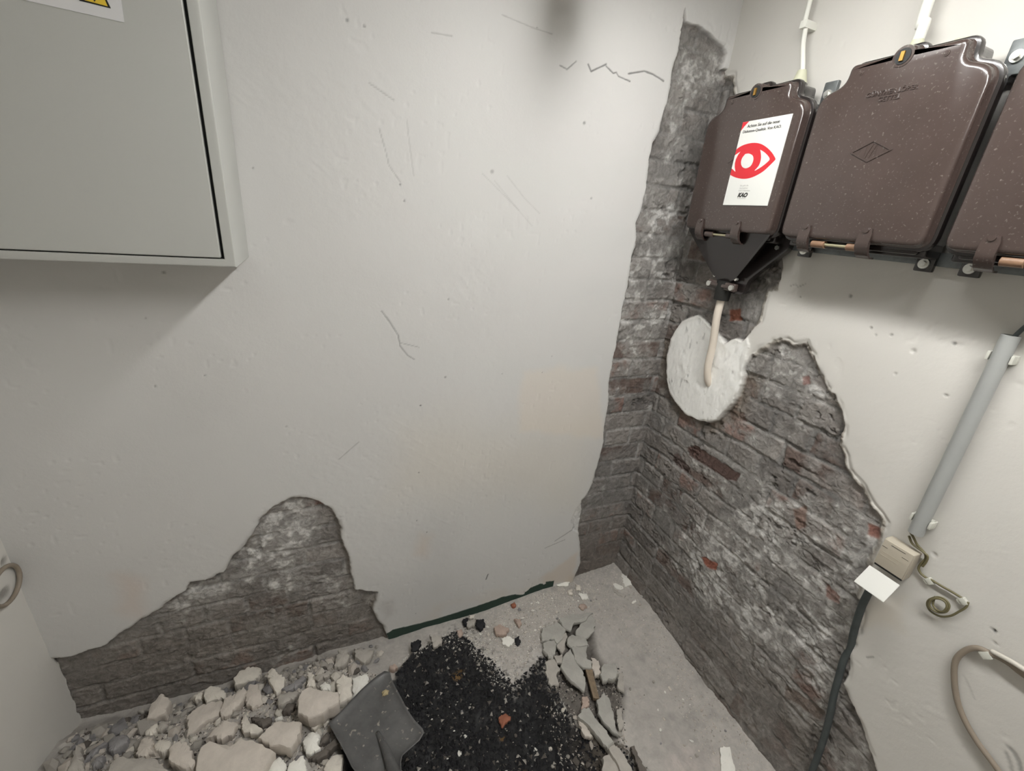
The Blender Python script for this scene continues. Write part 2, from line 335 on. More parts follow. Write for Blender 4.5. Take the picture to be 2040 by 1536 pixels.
def build_back_wall():
    u = axis([(XL - 0.06, 0.2, 0.0032), (0.2, 0.86, 0.0026), (0.86, 1.33, 0.0028)])
    v = axis([(-0.12, 0.75, 0.003), (0.75, 2.0, 0.0032), (2.0, 2.2, 0.002), (2.2, 2.3, 0.004), (2.3, ZC + 0.02, 0.03)])
    U, V = np.meshgrid(u, v)
    strip = p2([(1365, 18), (1363, 40), (1357, 60), (1354, 100), (1345, 125), (1340, 145), (1337, 175), (1330, 205), (1322, 225), (1315, 265), (1302, 285), (1295, 315),
        (1292, 350), (1288, 370), (1284, 395), (1280, 420), (1268, 445), (1270, 470), (1268, 490), (1260, 510), (1256, 540), (1252, 570), (1246, 590), (1240, 620),
        (1234, 655), (1228, 690), (1222, 720), (1216, 750), (1213, 780), (1214, 800), (1209, 825), (1205, 850), (1203, 880), (1197, 910), (1190, 935), (1182, 965),
        (1172, 985), (1160, 998), (1160, 1015), (1157, 1040), (1153, 1060), (1157, 1090), (1157, 1120), (1148, 1145), (1140, 1165), (1120, 1300), (1400, 1300),
        (1450, 600), (1520, 150), (1470, 160), (1456, 140), (1441, 136), (1446, 122), (1451, 106), (1446, 92), (1430, 80), (1418, 68), (1400, 54), (1392, 48), (1378, 49), (1367, 43)], 1, YB)
    low = p2([(60, 1322), (110, 1315), (130, 1312), (200, 1290), (215, 1283), (240, 1265), (300, 1225), (345, 1195), (370, 1178), (380, 1162), (420, 1155), (445, 1140),
        (470, 1105), (490, 1085), (505, 1060), (520, 1035), (545, 1008), (560, 1000), (580, 994), (610, 991), (640, 1000), (655, 1010), (670, 1030), (678, 1050),
        (684, 1080), (695, 1110), (702, 1150), (706, 1175), (735, 1178), (752, 1180), (747, 1200), (742, 1215), (750, 1235), (765, 1250), (770, 1268), (790, 1300), (720, 1420), (100, 1600), (0, 1500)], 1, YB)
    chip = p2([(1160, 1000), (1147, 1015), (1137, 1040), (1140, 1055), (1153, 1062), (1160, 1040)], 1, YB)
    wob = 0.0024 * fbm(U, V, 0.018, 3, 3) + 0.0015 * fbm(U, V, 0.05, 4, 2) + 0.007 * fbm(U, V, 0.035, 5, 4, 0.6) * (V < 0.7) * (U < 0.3)
    sd = np.minimum(sdist(U, V, strip), sdist(U, V, low)) + wob
    bare = 1 - sst(-0.0022, 0.0022, sd)
    d = plaster_relief(U, V, 40)
    # worn lip where the plaster broke away
    d -= 0.004 * (1 - sst(0, 0.012, sd)) * (1 - bare) * (0.5 + fbm(U, V, 0.03, 6, 2))
    ch = 1 - sst(-0.002, 0.002, sdist(U, V, chip) + wob); d -= 0.007 * ch
    c = np.broadcast_to(PLASTER, U.shape + (3,)).copy()
    c *= (1 - 0.035 * sst(0.0, 0.6, fbm(U, V, 0.35, 60, 4)))[..., None]
    # stains
    c = mixc(c, (0.74, 0.63, 0.50), 0.32 * box_mask(U, V, 70, p2([(1040, 737), (1190, 730), (1200, 870), (1035, 860)], 1, YB), 0.02))
    c = mixc(c, (0.70, 0.62, 0.47), 0.22 * box_mask(U, V, 71, p2([(780, 830), (1180, 840), (1150, 1010), (760, 1000)], 1, YB), 0.12))
    c = mixc(c, (0.62, 0.42, 0.30), 0.26 * box_mask(U, V, 72, p2([(245, 1150), (290, 1160), (280, 1225), (240, 1215)], 1, YB), 0.035))
    c = mixc(c, (0.64, 0.47, 0.33), 0.24 * box_mask(U, V, 73, p2([(835, 1060), (865, 1065), (850, 1110), (825, 1105)], 1, YB), 0.03))
    c = mixc(c, (0.62, 0.50, 0.38), 0.4 * box_mask(U, V, 74, p2([(1080, 1150), (1150, 1100), (1140, 1160), (1085, 1165)], 1, YB), 0.015))
    c = mixc(c, (0.60, 0.52, 0.42), 0.5 * (1 - sst(0.0, 0.10, V)) * sst(0.2, 0.35, U) * sst(-0.3, 0.5, fbm(U, V, 0.1, 75, 3)))
    c = mixc(c, (0.42, 0.40, 0.37), 0.4 * box_mask(U, V, 76, p2([(755, 1195), (780, 1195), (785, 1225), (765, 1235)], 1, YB), 0.022))
    c = mixc(c, (0.38, 0.36, 0.33), 0.5 * (1 - sst(0.0, 0.014, sd)) * sst(-0.2, 0.4, fbm(U, V, 0.06, 77, 3)) * (V < 0.75))
    # cracks and scratches
    for ln, wd, dk in (([(1115, 130), (1130, 138), (1148, 122)], 0.0012, 0.6), ([(1172, 128), (1178, 142), (1208, 128)], 0.0016, 0.8),
                       ([(1208, 132), (1222, 146), (1228, 144), (1232, 152), (1255, 162)], 0.0013, 0.8), ([(1252, 147), (1283, 142), (1300, 148), (1322, 162)], 0.0016, 0.8),
                       ([(755, 255), (768, 300), (775, 330), (790, 352), (797, 362)], 0.0010, 0.32), ([(810, 235), (815, 280), (824, 350)], 0.0009, 0.2),
                       ([(760, 620), (775, 640), (793, 668), (797, 690), (812, 708), (825, 716)], 0.0014, 0.55), ([(797, 683), (835, 692)], 0.001, 0.4),
                       ([(960, 345), (1000, 385), (1035, 420)], 0.0010, 0.18), ([(1010, 350), (1045, 395), (1075, 425)], 0.0010, 0.18), ([(985, 360), (1030, 415), (1060, 450)], 0.001, 0.15),
                       ([(675, 915), (715, 880)], 0.0012, 0.35), ([(968, 1154), (972, 1144)], 0.0018, 0.9), ([(1105, 1078), (1145, 1052)], 0.0018, 0.5), ([(1085, 1092), (1125, 1075)], 0.0014, 0.5),
                       ([(735, 165), (785, 200)], 0.0012, 0.3), ([(860, 65), (900, 72)], 0.0012, 0.3), ([(1000, 30), (1060, 55), (1100, 68)], 0.001, 0.3)):
        k = 1 - sst(wd * 0.5, wd * 2.2, pdist(U, V, p2(ln, 1, YB)) + 0.0006 * fbm(U, V, 0.012, 78, 2))
        c *= (1 - 0.8 * dk * k)[..., None]; d -= 0.0016 * k * dk
    for (a, b), rr, dk in (((838, 808), .0028, .9), ((834, 942), .0026, .7), ((830, 1037), .002, .8), ((893, 597), .003, .4), ((887, 752), .003, .4), ((1099, 710), .003, .3), ((1164, 245), .005, .5),
                           ((691, 40), .004, .45), ((725, 52), .003, .45), ((797, 368), .003, .6), ((805, 400), .003, .5), ((326, 543), .004, .45), ((408, 748), .0025, .5), ((308, 770), .0028, .4),
                           ((290, 634), .003, .3), ((1080, 742), .002, .6), ((503, 335), .0025, .5), ((850, 1060), .002, .7), ((828, 1222), .003, .5), ((1000, 745), .002, .4), ((1070, 55), .002, .4),
                           ((980, 342), .006, .3), ((1178, 395), .004, .35), ((570, 850), .003, .3), ((1052, 1155), .0018, .8)):
        q = on(a, b, 1, YB); k = 1 - sst(rr * .4, rr * 1.3, np.hypot(U - q[0], V - q[2]) + 0.001 * fbm(U, V, 0.008, 79, 2))
        c *= (1 - dk * k)[..., None]; d -= 0.002 * k
    # painted stripe at the foot
    g = sdist(U, V, p2([(770, 1262), (782, 1254), (860, 1235), (950, 1207), (985, 1195), (1000, 1189), (1030, 1183), (1060, 1170), (1085, 1159), (1104, 1157), (1100, 1175), (1000, 1230), (780, 1300)], 1, YB))
    g = g + 0.002 * fbm(U, V, 0.02, 80, 3) + 0.02 * sst(0.15, 0.3, fbm(U, V, 0.05, 81, 3)) * sst(0.7, 0.75, U)
    c = mixc(c, (0.034, 0.058, 0.045), (1 - sst(-0.001, 0.0015, g)) * (1 - bare))
    md, mc, br = masonry(U, V, 100)
    cov = -0.22 + 0.26 * sst(0.9, 1.0, U) * sst(0.9, 1.3, V) * (1 - sst(1.6, 1.9, V)) + 0.16 * sst(0.75, 1.2, V) * sst(0.9, 1, U)
    cov = cov + 0.38 * (U < 0.3) * sst(0.18, 0.34, V + 0.25 * (U + 0.3)) * (1 - 0.5 * sst(-0.2, 0.0, U))
    for pl in (((300, 1230), (380, 1170), (470, 1110), (555, 1005), (625, 1000), (610, 1090), (560, 1170), (430, 1215)), ((1250, 640), (1300, 650), (1300, 750), (1245, 750)), ((1270, 430), (1330, 430), (1330, 545), (1270, 540)),
               ((1215, 770), (1290, 770), (1290, 800), (1215, 800)), ((1350, 80), (1440, 110), (1440, 200), (1340, 200))):
        cov = cov + 0.36 * (1 - sst(-0.02, 0.03, sdist(U, V, p2(pl, 1, YB))))
    mc, md = whitewash(U, V, 130, mc, md, cov)
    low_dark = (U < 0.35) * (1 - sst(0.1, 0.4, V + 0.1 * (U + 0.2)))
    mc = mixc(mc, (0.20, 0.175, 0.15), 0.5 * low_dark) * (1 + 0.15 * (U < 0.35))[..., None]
    dusty = (U > 0.8) * (1 - sst(0.02, 0.5, V)); mc = mixc(mc, (0.20, 0.17, 0.145), 0.6 * dusty); md = md * (1 - 0.6 * dusty)
    # plaster scrap edge: pale fractured rim just inside the break
    rim = (1 - sst(0.003, 0.016, -sd)) * sst(-0.1, 0.3, fbm(U, V, 0.05, 82, 3)); mc = mixc(mc, (0.2, 0.17, 0.14), 0.6 * rim)
    md += 0.008 * rim
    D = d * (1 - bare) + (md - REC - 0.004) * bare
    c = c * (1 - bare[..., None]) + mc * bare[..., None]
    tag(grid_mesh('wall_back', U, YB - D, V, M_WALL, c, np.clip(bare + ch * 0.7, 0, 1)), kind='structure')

def build_right_wall():
    u = axis([(-1.62, -0.05, 0.05), (-0.05, 0.25, 0.005), (0.25, 1.37, 0.0028)])
    v = axis([(-0.12, 1.45, 0.0028), (1.45, 2.3, 0.0042), (2.3, ZC + 0.02, 0.03)])
    U, V = np.meshgrid(u, v)
    brick = p2([(1462, 150), (1466, 190), (1470, 250), (1500, 400), (1556, 515), (1560, 535), (1548, 578), (1530, 580), (1524, 600), (1520, 620), (1515, 640), (1500, 655),
        (1487, 670), (1480, 680), (1466, 674), (1456, 677), (1445, 684), (1430, 664), (1415, 648), (1404, 636), (1391, 628), (1378, 632), (1360, 640), (1345, 660), (1332, 690), (1328, 720), (1328, 755),
        (1335, 785), (1350, 805), (1365, 825), (1390, 838), (1410, 842), (1430, 838), (1445, 820), (1460, 805), (1470, 785), (1478, 765), (1482, 735), (1495, 710), (1510, 697),
        (1525, 688), (1540, 678), (1555, 674), (1570, 678), (1580, 685), (1590, 685), (1606, 682), (1612, 695), (1622, 710), (1630, 735), (1640, 750), (1648, 770),
        (1662, 785), (1675, 805), (1680, 830), (1683, 860), (1675, 885), (1685, 910), (1688, 935), (1700, 950), (1720, 970), (1735, 1000), (1755, 1025), (1763, 1040),
        (1758, 1065), (1752, 1085), (1742, 1110), (1735, 1130), (1725, 1150), (1712, 1190), (1720, 1210), (1718, 1235), (1710, 1255), (1702, 1280), (1690, 1300),
        (1692, 1320), (1688, 1345), (1678, 1360), (1685, 1385), (1700, 1410), (1715, 1450), (1730, 1490), (1745, 1536), (1775, 1620), (1700, 1900),
        (1100, 1400), (1150, 1250), (1180, 1060), (1235, 790), (1285, 541), (1410, 150)], 0, XR)
    patch = p2([(1445, 684), (1430, 664), (1415, 648), (1404, 636), (1391, 628), (1378, 632), (1360, 640), (1345, 660), (1332, 690), (1328, 720), (1328, 755), (1335, 785), (1350, 805),
        (1365, 825), (1390, 838), (1410, 842), (1430, 838), (1445, 820), (1460, 805), (1470, 785), (1478, 765), (1482, 735), (1488, 710), (1492, 690), (1490, 672), (1480, 680), (1466, 674), (1456, 677)], 0, XR)
    wob = 0.0028 * fbm(U, V, 0.018, 203, 3) + 0.002 * fbm(U, V, 0.05, 204, 2)
    sd = sdist(U, V, brick) + wob; ps = sdist(U, V, patch) + 1.7 * wob
    bare = 1 - sst(-0.0022, 0.0022, sd)
    d = plaster_relief(U, V, 240)
    d -= 0.005 * (1 - sst(0, 0.014, sd)) * (0.5 + fbm(U, V, 0.03, 206, 2))
    c = np.broadcast_to(PLASTER * np.array([1.0, 0.985, 0.95]), U.shape + (3,)).copy()
    c *= (1 - 0.03 * sst(0.0, 0.6, fbm(U, V, 0.35, 260, 4)))[..., None]
    pm = 1 - sst(-0.02, 0.012, ps); c = mixc(c, srgb(240, 240, 236)[:3], pm)
    d += pm * (0.004 + 0.0022 * fbm(U, V, 0.045, 261, 4, 0.55) + 0.0010 * fbm(U * 1.4, V * 0.6, 0.012, 262, 3))
    d += 0.004 * (1 - sst(0.0, 0.02, np.abs(ps))) * (ps < 0)
    pitp = pm * sst(0.42, 0.60, fbm(U, V * 0.5, 0.013, 263, 2)) * sst(-0.1, 0.3, fbm(U, V, 0.06, 264, 2)); d -= 0.002 * pitp; c *= (1 - 0.3 * pitp)[..., None]
    # exposed pale rim of the old render, broken back in steps along the right side of the hole
    for ln, wd, dk in (([(1575, 570), (1585, 566), (1590, 572), (1605, 566)], 0.0012, 0.4), ([(1860, 1375), (1890, 1400)], 0.001, 0.0), ([(2010, 1490), (2020, 1500), (2030, 1520), (2036, 1545)], 0.003, 0.55),
                       ([(2004, 1500), (2012, 1520), (2018, 1545)], 0.0022, 0.45), ([(1922, 1348), (1932, 1370), (1941, 1392)], 0.0012, 0.25), ([(1727, 1310), (1740, 1309)], 0.0015, 0.5)):
        k = 1 - sst(wd * 0.5, wd * 2.2, pdist(U, V, p2(ln, 0, XR)) + 0.0006 * fbm(U, V, 0.012, 278, 2))
        c *= (1 - 0.8 * dk * k)[..., None]; d -= 0.0016 * k * dk
    for (a, b), rr, dk in (((1980, 1256), .004, .9), ((1902, 685), .004, .55), ((1736, 653), .004, .4), ((1776, 667), .0035, .4), ((1885, 788), .004, .35), ((1784, 745), .004, .25), ((1820, 700), .006, .12),
                           ((1595, 592), .003, .5), ((1695, 590), .005, .45), ((1745, 667), .003, .3), ((1860, 1105), .006, .15), ((1890, 888), .003, .3), ((1984, 1282), .003, .4)):
        q = on(a, b, 0, XR); k = 1 - sst(rr * .4, rr * 1.3, np.hypot(U - q[1], V - q[2]) + 0.001 * fbm(U, V, 0.008, 279, 2))
        c *= (1 - dk * k)[..., None]; d -= 0.0022 * k
    c = mixc(c, (0.60, 0.52, 0.40), 0.30 * box_mask(U, V, 280, p2([(1715, 1190), (1800, 1190), (1795, 1255), (1715, 1250)], 0, XR), 0.02))
    md, mc, br = masonry(U, V, 300)
    cov = -0.16 + 0.30 * (1 - sst(0.12, 0.42, np.abs(V - (0.62 - 0.30 * (1.0 - U))))) * (1 - sst(0.95, 1.15, U)) - 0.1 * sst(1.1, 1.3, U)
    for pl in (((1400, 1050), (1500, 1000), (1560, 1010), (1560, 1060), (1480, 1130), (1420, 1130)), ((1590, 1000), (1700, 1000), (1750, 1060), (1740, 1130), (1640, 1130), (1600, 1080)),
               ((1320, 1110), (1420, 1140), (1480, 1200), (1560, 1230), (1600, 1290), (1500, 1290), (1400, 1210)), ((1490, 700), (1560, 690), (1600, 720), (1640, 790), (1600, 790), (1520, 730)),
               ((1640, 1130), (1720, 1130), (1690, 1260), (1640, 1270)), ((1570, 830), (1625, 825), (1620, 860), (1580, 865)), ((1480, 740), (1600, 800), (1590, 815), (1480, 755))):
        cov = cov + 0.42 * (1 - sst(-0.02, 0.03, sdist(U, V, p2(pl, 0, XR))))
    mc, md = whitewash(U, V, 330, mc, md, cov)
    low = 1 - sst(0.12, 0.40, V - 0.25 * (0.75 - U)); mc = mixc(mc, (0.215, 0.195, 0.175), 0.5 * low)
    # a few strongly coloured bricks
    for pl, cc, k in (([(1365, 892), (1380, 888), (1470, 945), (1462, 962), (1440, 955), (1368, 908)], (0.095, 0.050, 0.040), .85), ([(1335, 907), (1345, 905), (1370, 935), (1362, 944), (1338, 922)], (0.085, 0.055, 0.048), .8),
                      ([(1448, 617), (1470, 615), (1474, 640), (1450, 638)], (0.20, 0.07, 0.04), .9), ([(1724, 1045), (1756, 1055), (1750, 1075), (1722, 1068)], (0.26, 0.09, 0.06), .75),
                      ([(1393, 1112), (1402, 1110), (1424, 1126), (1421, 1137), (1404, 1132)], (0.30, 0.09, 0.05), .85), ([(1594, 752), (1606, 750), (1610, 765), (1596, 768)], (0.24, 0.10, 0.08), .7),
                      ([(1640, 1162), (1670, 1190), (1668, 1205), (1640, 1190)], (0.24, 0.11, 0.08), .7), ([(1575, 1015), (1600, 1010), (1600, 1050), (1580, 1060)], (0.22, 0.12, 0.085), .6),
                      ([(1445, 820), (1475, 822), (1480, 840), (1450, 838)], (0.13, 0.07, 0.055), .7), ([(1560, 1365), (1640, 1420), (1630, 1440), (1560, 1390)], (0.13, 0.085, 0.06), .6)):
        mk = 1 - sst(-0.003, 0.003, sdist(U, V, p2(pl, 0, XR)) + 0.005 * fbm(U, V, 0.02, 290, 3)); mc = mixc(mc, cc, mk * k); md = md - 0.002 * mk
    # loose sandy mortar just under the white patch
    sand = (1 - sst(0.0, 0.09, ps)) * (V < on(1390, 700, 0, XR)[2]) ; mc = mixc(mc, (0.20, 0.165, 0.13), 0.75 * sand * sst(-0.5, 0.3, fbm(U, V, 0.06, 291, 4))); md -= 0.006 * sand
    rim = (1 - sst(0.002, 0.016, -sd + 0.006 * fbm(U, V, 0.04, 292, 3))) * (V > 0.55) * (ps > 0.02)
    mc = mixc(mc, (0.40, 0.37, 0.32), 0.8 * rim); md += rim * (0.010 + 0.004 * fbm(U, V, 0.02, 293, 3))
    # the bricks bulge a little towards the corner, half way up
    bow = 0.018 * np.exp(-((V - 1.45) / 0.35) ** 2) * sst(1.0, 1.3, U)
    foot = (1 - sst(0.0, 0.10, V)) * 0.012
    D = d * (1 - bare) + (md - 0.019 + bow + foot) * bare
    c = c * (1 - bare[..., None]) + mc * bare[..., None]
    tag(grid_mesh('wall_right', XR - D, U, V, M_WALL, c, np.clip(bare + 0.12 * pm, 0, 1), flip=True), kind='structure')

def build_left_wall():
    u = axis([(-1.62, 0.4, 0.05), (0.4, 1.37, 0.006)]); v = axis([(-0.12, 0.9, 0.006), (0.9, ZC + 0.02, 0.05)])
    U, V = np.meshgrid(u, v)
    d = plaster_relief(U, V, 440); c = np.broadcast_to(PLASTER * np.array([1.0, 0.985, 0.95]), U.shape + (3,)).copy()
    c = mixc(c, (0.62, 0.54, 0.45), 0.3 * sst(0.1, 0.6, fbm(U, V, 0.3, 441, 3)))
    # ragged edge next to the bricks
    e = 0.014 * fbm(V, U * 0, 0.06, 442, 3) * (V < 0.35)
    U2 = np.where(U > YB - 0.03, np.minimum(U, YB + 0.022 - np.abs(e)), U)
    q = on(8, 1183, 0, XL); k = 1 - sst(0.012, 0.028, np.hypot(U - q[1], (V - q[2]) * 1.3) + 0.006 * fbm(U, V, 0.02, 443, 2))
    q2 = on(8, 1118, 0, XL); k2 = 1 - sst(0.006, 0.018, np.hypot(U - q2[1], (V - q2[2]) * 1.5) + 0.006 * fbm(U, V, 0.02, 444, 2))
    k = np.maximum(k, k2); c = mixc(c, (0.22, 0.21, 0.19), k * 0.8); d -= 0.004 * k
    tag(grid_mesh('wall_left', XL + d, U2, V, M_WALL, c, k * 0.4), kind='structure')

build_back_wall(); build_right_wall(); build_left_wall()
M_OLDPAINT = mat('aged_ceiling_paint', srgb(150, 147, 142), 0.9, noise=(3, 0.05))
def slab(name, *b):
    o = MB().box(*b).out(name, M_OLDPAINT); return tag(o, kind='structure')
slab('ceiling', XL - 0.1, XR + 0.1, -1.7, YB + 0.1, ZC, ZC + 0.08)
slab('wall_front', XL - 0.1, XR + 0.1, -1.7, -1.6, -0.1, ZC)

# ------------------------------------------------------------------ floor, soil, heap
SOIL = [q[:2] for q in onpts([(786, 1352), (800, 1325), (818, 1302), (850, 1288), (880, 1268), (905, 1258), (932, 1266), (945, 1288), (960, 1312), (985, 1335), (1012, 1362), (1026, 1372),
        (1048, 1350), (1070, 1318), (1084, 1318), (1098, 1345), (1130, 1420), (1180, 1440), (1215, 1470), (1262, 1500), (1300, 1545), (1340, 1620), (1330, 1800), (700, 1800), (690, 1560), (670, 1470), (700, 1400)], 2, 0.0)]
SLABZ = [q[:2] for q in onpts([(1082, 1310), (1095, 1270), (1130, 1240), (1175, 1225), (1188, 1290), (1215, 1335), (1245, 1370), (1243, 1420), (1232, 1480), (1262, 1500), (1215, 1500), (1130, 1450)], 2, 0.0)]
def ground(X, Y):
    """height of the floor surface and how far the point lies inside the broken-out soil"""
    sd = sdist(X, Y, SOIL) + 0.012 * fbm(X, Y, 0.05, 500, 4, 0.6); inn = 1 - sst(-0.012, 0.010, sd)
    z = 0.004 * fbm(X, Y, 0.3, 501, 4) + 0.0022 * fbm(X, Y, 0.03, 502, 4, 0.6)
    # rubbed-up debris along the walls, more in the corner
    base = np.interp(X, [-0.82, -0.6, -0.45, -0.3, -0.1, 0.15, 0.3, 0.53, 0.85, 1.0, 1.3], [-0.045, -0.068, -0.075, -0.060, -0.045, -0.052, -0.040, -0.042, -0.004, -0.010, 0.020])
    z = z + base * (1 - sst(0.03, 0.26, YB - Y))
    z = z - 0.030 * (1 - sst(0.1, 0.45, XR - X)) * sst(0.25, 0.65, YB - Y)
    z = z + (0.014 + 0.012 * fbm(X, Y, 0.09, 506, 4)) * (1 - sst(-0.01, 0.16, XR + 0.015 - X)) ** 1.6 * sst(0.02, 0.2, YB - Y)
    pile = 1 - sst(-0.12, 0.16, X)
    z = z + pile * 0.062 * sst(-0.01, 0.11, YB - Y) + pile * 0.012 * fbm(X, Y, 0.07, 503, 3)
    sl = 1 - sst(-0.02, 0.012, sdist(X, Y, SLABZ) + 0.010 * fbm(X, Y, 0.05, 507, 3)); z = z - 0.016 * sl * (1 + fbm(X, Y, 0.03, 508, 3))
    dep = 0.050 + 0.030 * fbm(X, Y, 0.16, 504, 3) + 0.05 * sst(0.0, 0.35, 0.95 - Y) * sst(0.25, 0.5, X)
    clod = 0.015 * fbm(X, Y, 0.034, 505, 4, 0.62) + 0.006 * np.abs(fbm(X, Y, 0.05, 509, 3))
    z = z * (1 - inn) + (0.006 - dep * sst(0.0, -0.10, sd) + clod) * inn
    return z, inn, sd
def build_floor():
    x = axis([(XL - 0.08, XR + 0.12, 0.0036)]); y = axis([(-1.65, 0.2, 0.06), (0.2, YB + 0.08, 0.0032)])
    X, Y = np.meshgrid(x, y); z, inn, sd = ground(X, Y)
    n = fbm(X, Y, 0.2, 510, 5, 0.6); n2 = fbm(X, Y, 0.035, 511, 4, 0.65); n3 = vn(X, Y, 0.008, 512); n4 = vn(X, Y, 0.0052, 513)
    g = 0.40 + 0.07 * n + 0.05 * n2
    c = np.stack([g * 1.06, g * 1.0, g * 0.92], -1)
    c = mixc(c, (0.56, 0.50, 0.46), 0.75 * sst(0.0, 0.5, fbm(X, Y, 0.25, 514, 3)) * sst(0.9, 0.6, Y))       # pale trowelled dust
    crumb = sst(0.62, 0.74, n4) * (1 - sst(0.0, 0.28, YB - Y)) * sst(0.3, 0.5, X); c = mixc(c, (0.52, 0.49, 0.44), crumb * 0.8)
    near = sst(-0.11, 0.0, -np.abs(sd)) * sst(0.30, 0.4, X) * (1 - sst(0.75, 0.8, X)); c2 = sst(0.45, 0.62, n3) * near; c = mixc(c, (0.50, 0.48, 0.45), c2)
    c = mixc(c, (0.03, 0.03, 0.032), near * sst(0.55, 0.75, vn(X, Y, 0.012, 516)) * 0.8 * (1 - c2))
    dark = sst(0.15, 0.55, fbm(X, Y, 0.09, 517, 4, 0.6)); c = mixc(c, (0.25, 0.24, 0.225), 0.4 * dark)
    sl = 1 - sst(-0.02, 0.012, sdist(X, Y, SLABZ) + 0.010 * fbm(X, Y, 0.05, 507, 3)); c = mixc(c, (0.10, 0.088, 0.076), 0.85 * sl)
    # earth in the hole
    s = 0.024 + 0.02 * np.clip(fbm(X, Y, 0.05, 518, 4, 0.6) + 0.3, 0, 1); e = np.stack([s, s, s * 1.02], -1)
    br = sst(0.62, 0.85, X + 0.25 * n) ; e = mixc(e, (0.17, 0.145, 0.12), br * 0.75)
    for (a, b), r in (((913, 1342), 0.030), ((1040, 1530), 0.035), ((1000, 1460), 0.014), ((890, 1330), 0.010)):
        q = on(a, b, 2, -0.03); k = 1 - sst(r * .5, r, np.hypot((X - q[0]), (Y - q[1]) * 1.6) + 0.012 * fbm(X, Y, 0.03, 519, 3)); e = mixc(e, (0.22, 0.13, 0.05), k * 0.75)
    e = mixc(e, (0.40, 0.38, 0.35), sst(0.93, 0.97, n4) * sst(0.55, 0.75, vn(X, Y, 0.06, 520)) * 0.9)
    e = mixc(e, (0.40, 0.38, 0.35), sst(0.60, 0.72, n3) * (1 - sst(0.0, 0.05, -sd)) * 0.7 * sst(0.25, 0.4, X))
    c = c * (1 - inn[..., None]) + e * inn[..., None]
    tag(grid_mesh('floor', X, Y, z, M_FLOOR, c, 0.35 + 0.65 * inn), kind='structure')
M_FLOOR = M_WALL
build_floor()
def gz(x, y): return float(ground(np.array([[x]]), np.array([[y]]))[0][0, 0])

def chunk_mesh(poly, thick, seed, rough=0.0035, dome=0.006):
    """broken piece: outline poly (local x,y), top at z=0, ragged sides down to -thick"""
    R = random.Random(seed); pts = []
    n = len(poly); per = sum(math.dist(poly[i], poly[(i + 1) % n]) for i in range(n)); st = max(per / 34, 0.004)
    for i in range(n):
        a, b = poly[i], poly[(i + 1) % n]; L = math.dist(a, b); k = max(1, round(L / st))
        for j in range(k):
            t = j / k; jt = min(rough, L * 0.12) * (0 if j == 0 else 1)
            pts.append((a[0] + (b[0] - a[0]) * t + R.uniform(-jt, jt), a[1] + (b[1] - a[1]) * t + R.uniform(-jt, jt)))
    size = per / 4; ph = R.uniform(0, 9)
    def surf(x, y, k): return k * (0.5 * math.sin(x * 70 + ph) * math.cos(y * 60 + ph * 2) + 0.3 * math.sin(x * 170 + y * 140 + ph)) * 0.0035
    def ring(s, z, jz=0.0, k=0): return [(x * s, y * s, z + R.uniform(-jz, jz) + surf(x * s, y * s, k)) for x, y in pts]
    edge = min(0.0035 + 0.03 * size, thick * 0.35)
    m = MB()
    m.loft([ring(0.80, -thick, thick * 0.15), ring(0.97, -thick * 0.72, thick * 0.12), ring(1.0, -edge * 1.4, edge * 0.4),
            ring(1 - 0.25 * edge / size, -edge * 0.5, edge * 0.2, 1), ring(1 - 0.8 * edge / size, 0, 0.0006, 1), ring(0.62, dome * 0.5, 0.0008, 1), ring(0.28, dome * 0.8, 0.0008, 1)], True, True)
    return m
def centroid(p):
    return sum(a[0] for a in p) / len(p), sum(a[1] for a in p) / len(p)
def piece(name, px, h, thick, m, label, cat='stone', group=None, tilt=0.0, seed=None, dome=0.005, rest=None):
    """a traced piece lying with its upper face about h above the floor plane, or resting on the ground"""
    if rest is not None:
        for _ in range(5):
            a = centroid(onpts(px, 2, h)); h = 0.5 * h + 0.5 * (gz(*a[:2]) + thick * 0.86 + rest)
    w3 = onpts(px, 2, h); cx, cy = centroid(w3); seed = seed if seed is not None else int(px[0][0] * 7 + px[0][1])
    o = chunk_mesh([(p[0] - cx, p[1] - cy) for p in w3], thick, seed, dome=dome).out(name, m, ang=34)
    o.location = (cx, cy, h); R = random.Random(seed)
    if tilt: o.rotation_euler = (R.uniform(-tilt, tilt), R.uniform(-tilt, tilt), 0)
    return tag(o, label, cat, group)
def c1(*p): return [(140 + x / 6, 1280 + y / 6) for x, y in p]
def c2(*p): return [(380 + x * .1797, 1260 + y * .1797) for x, y in p]
def c3(*p): return [(640 + x * .2318, 1180 + y * .2318) for x, y in p]
def c4(*p): return [(1000 + x * .2318, 1180 + y * .2318) for x, y in p]
def c7(*p): return [(900 + x * .31, 1060 + y * .31) for x, y in p]
def c6(*p): return [(1020 + x * .3725, 1060 + y * .3725) for x, y in p]
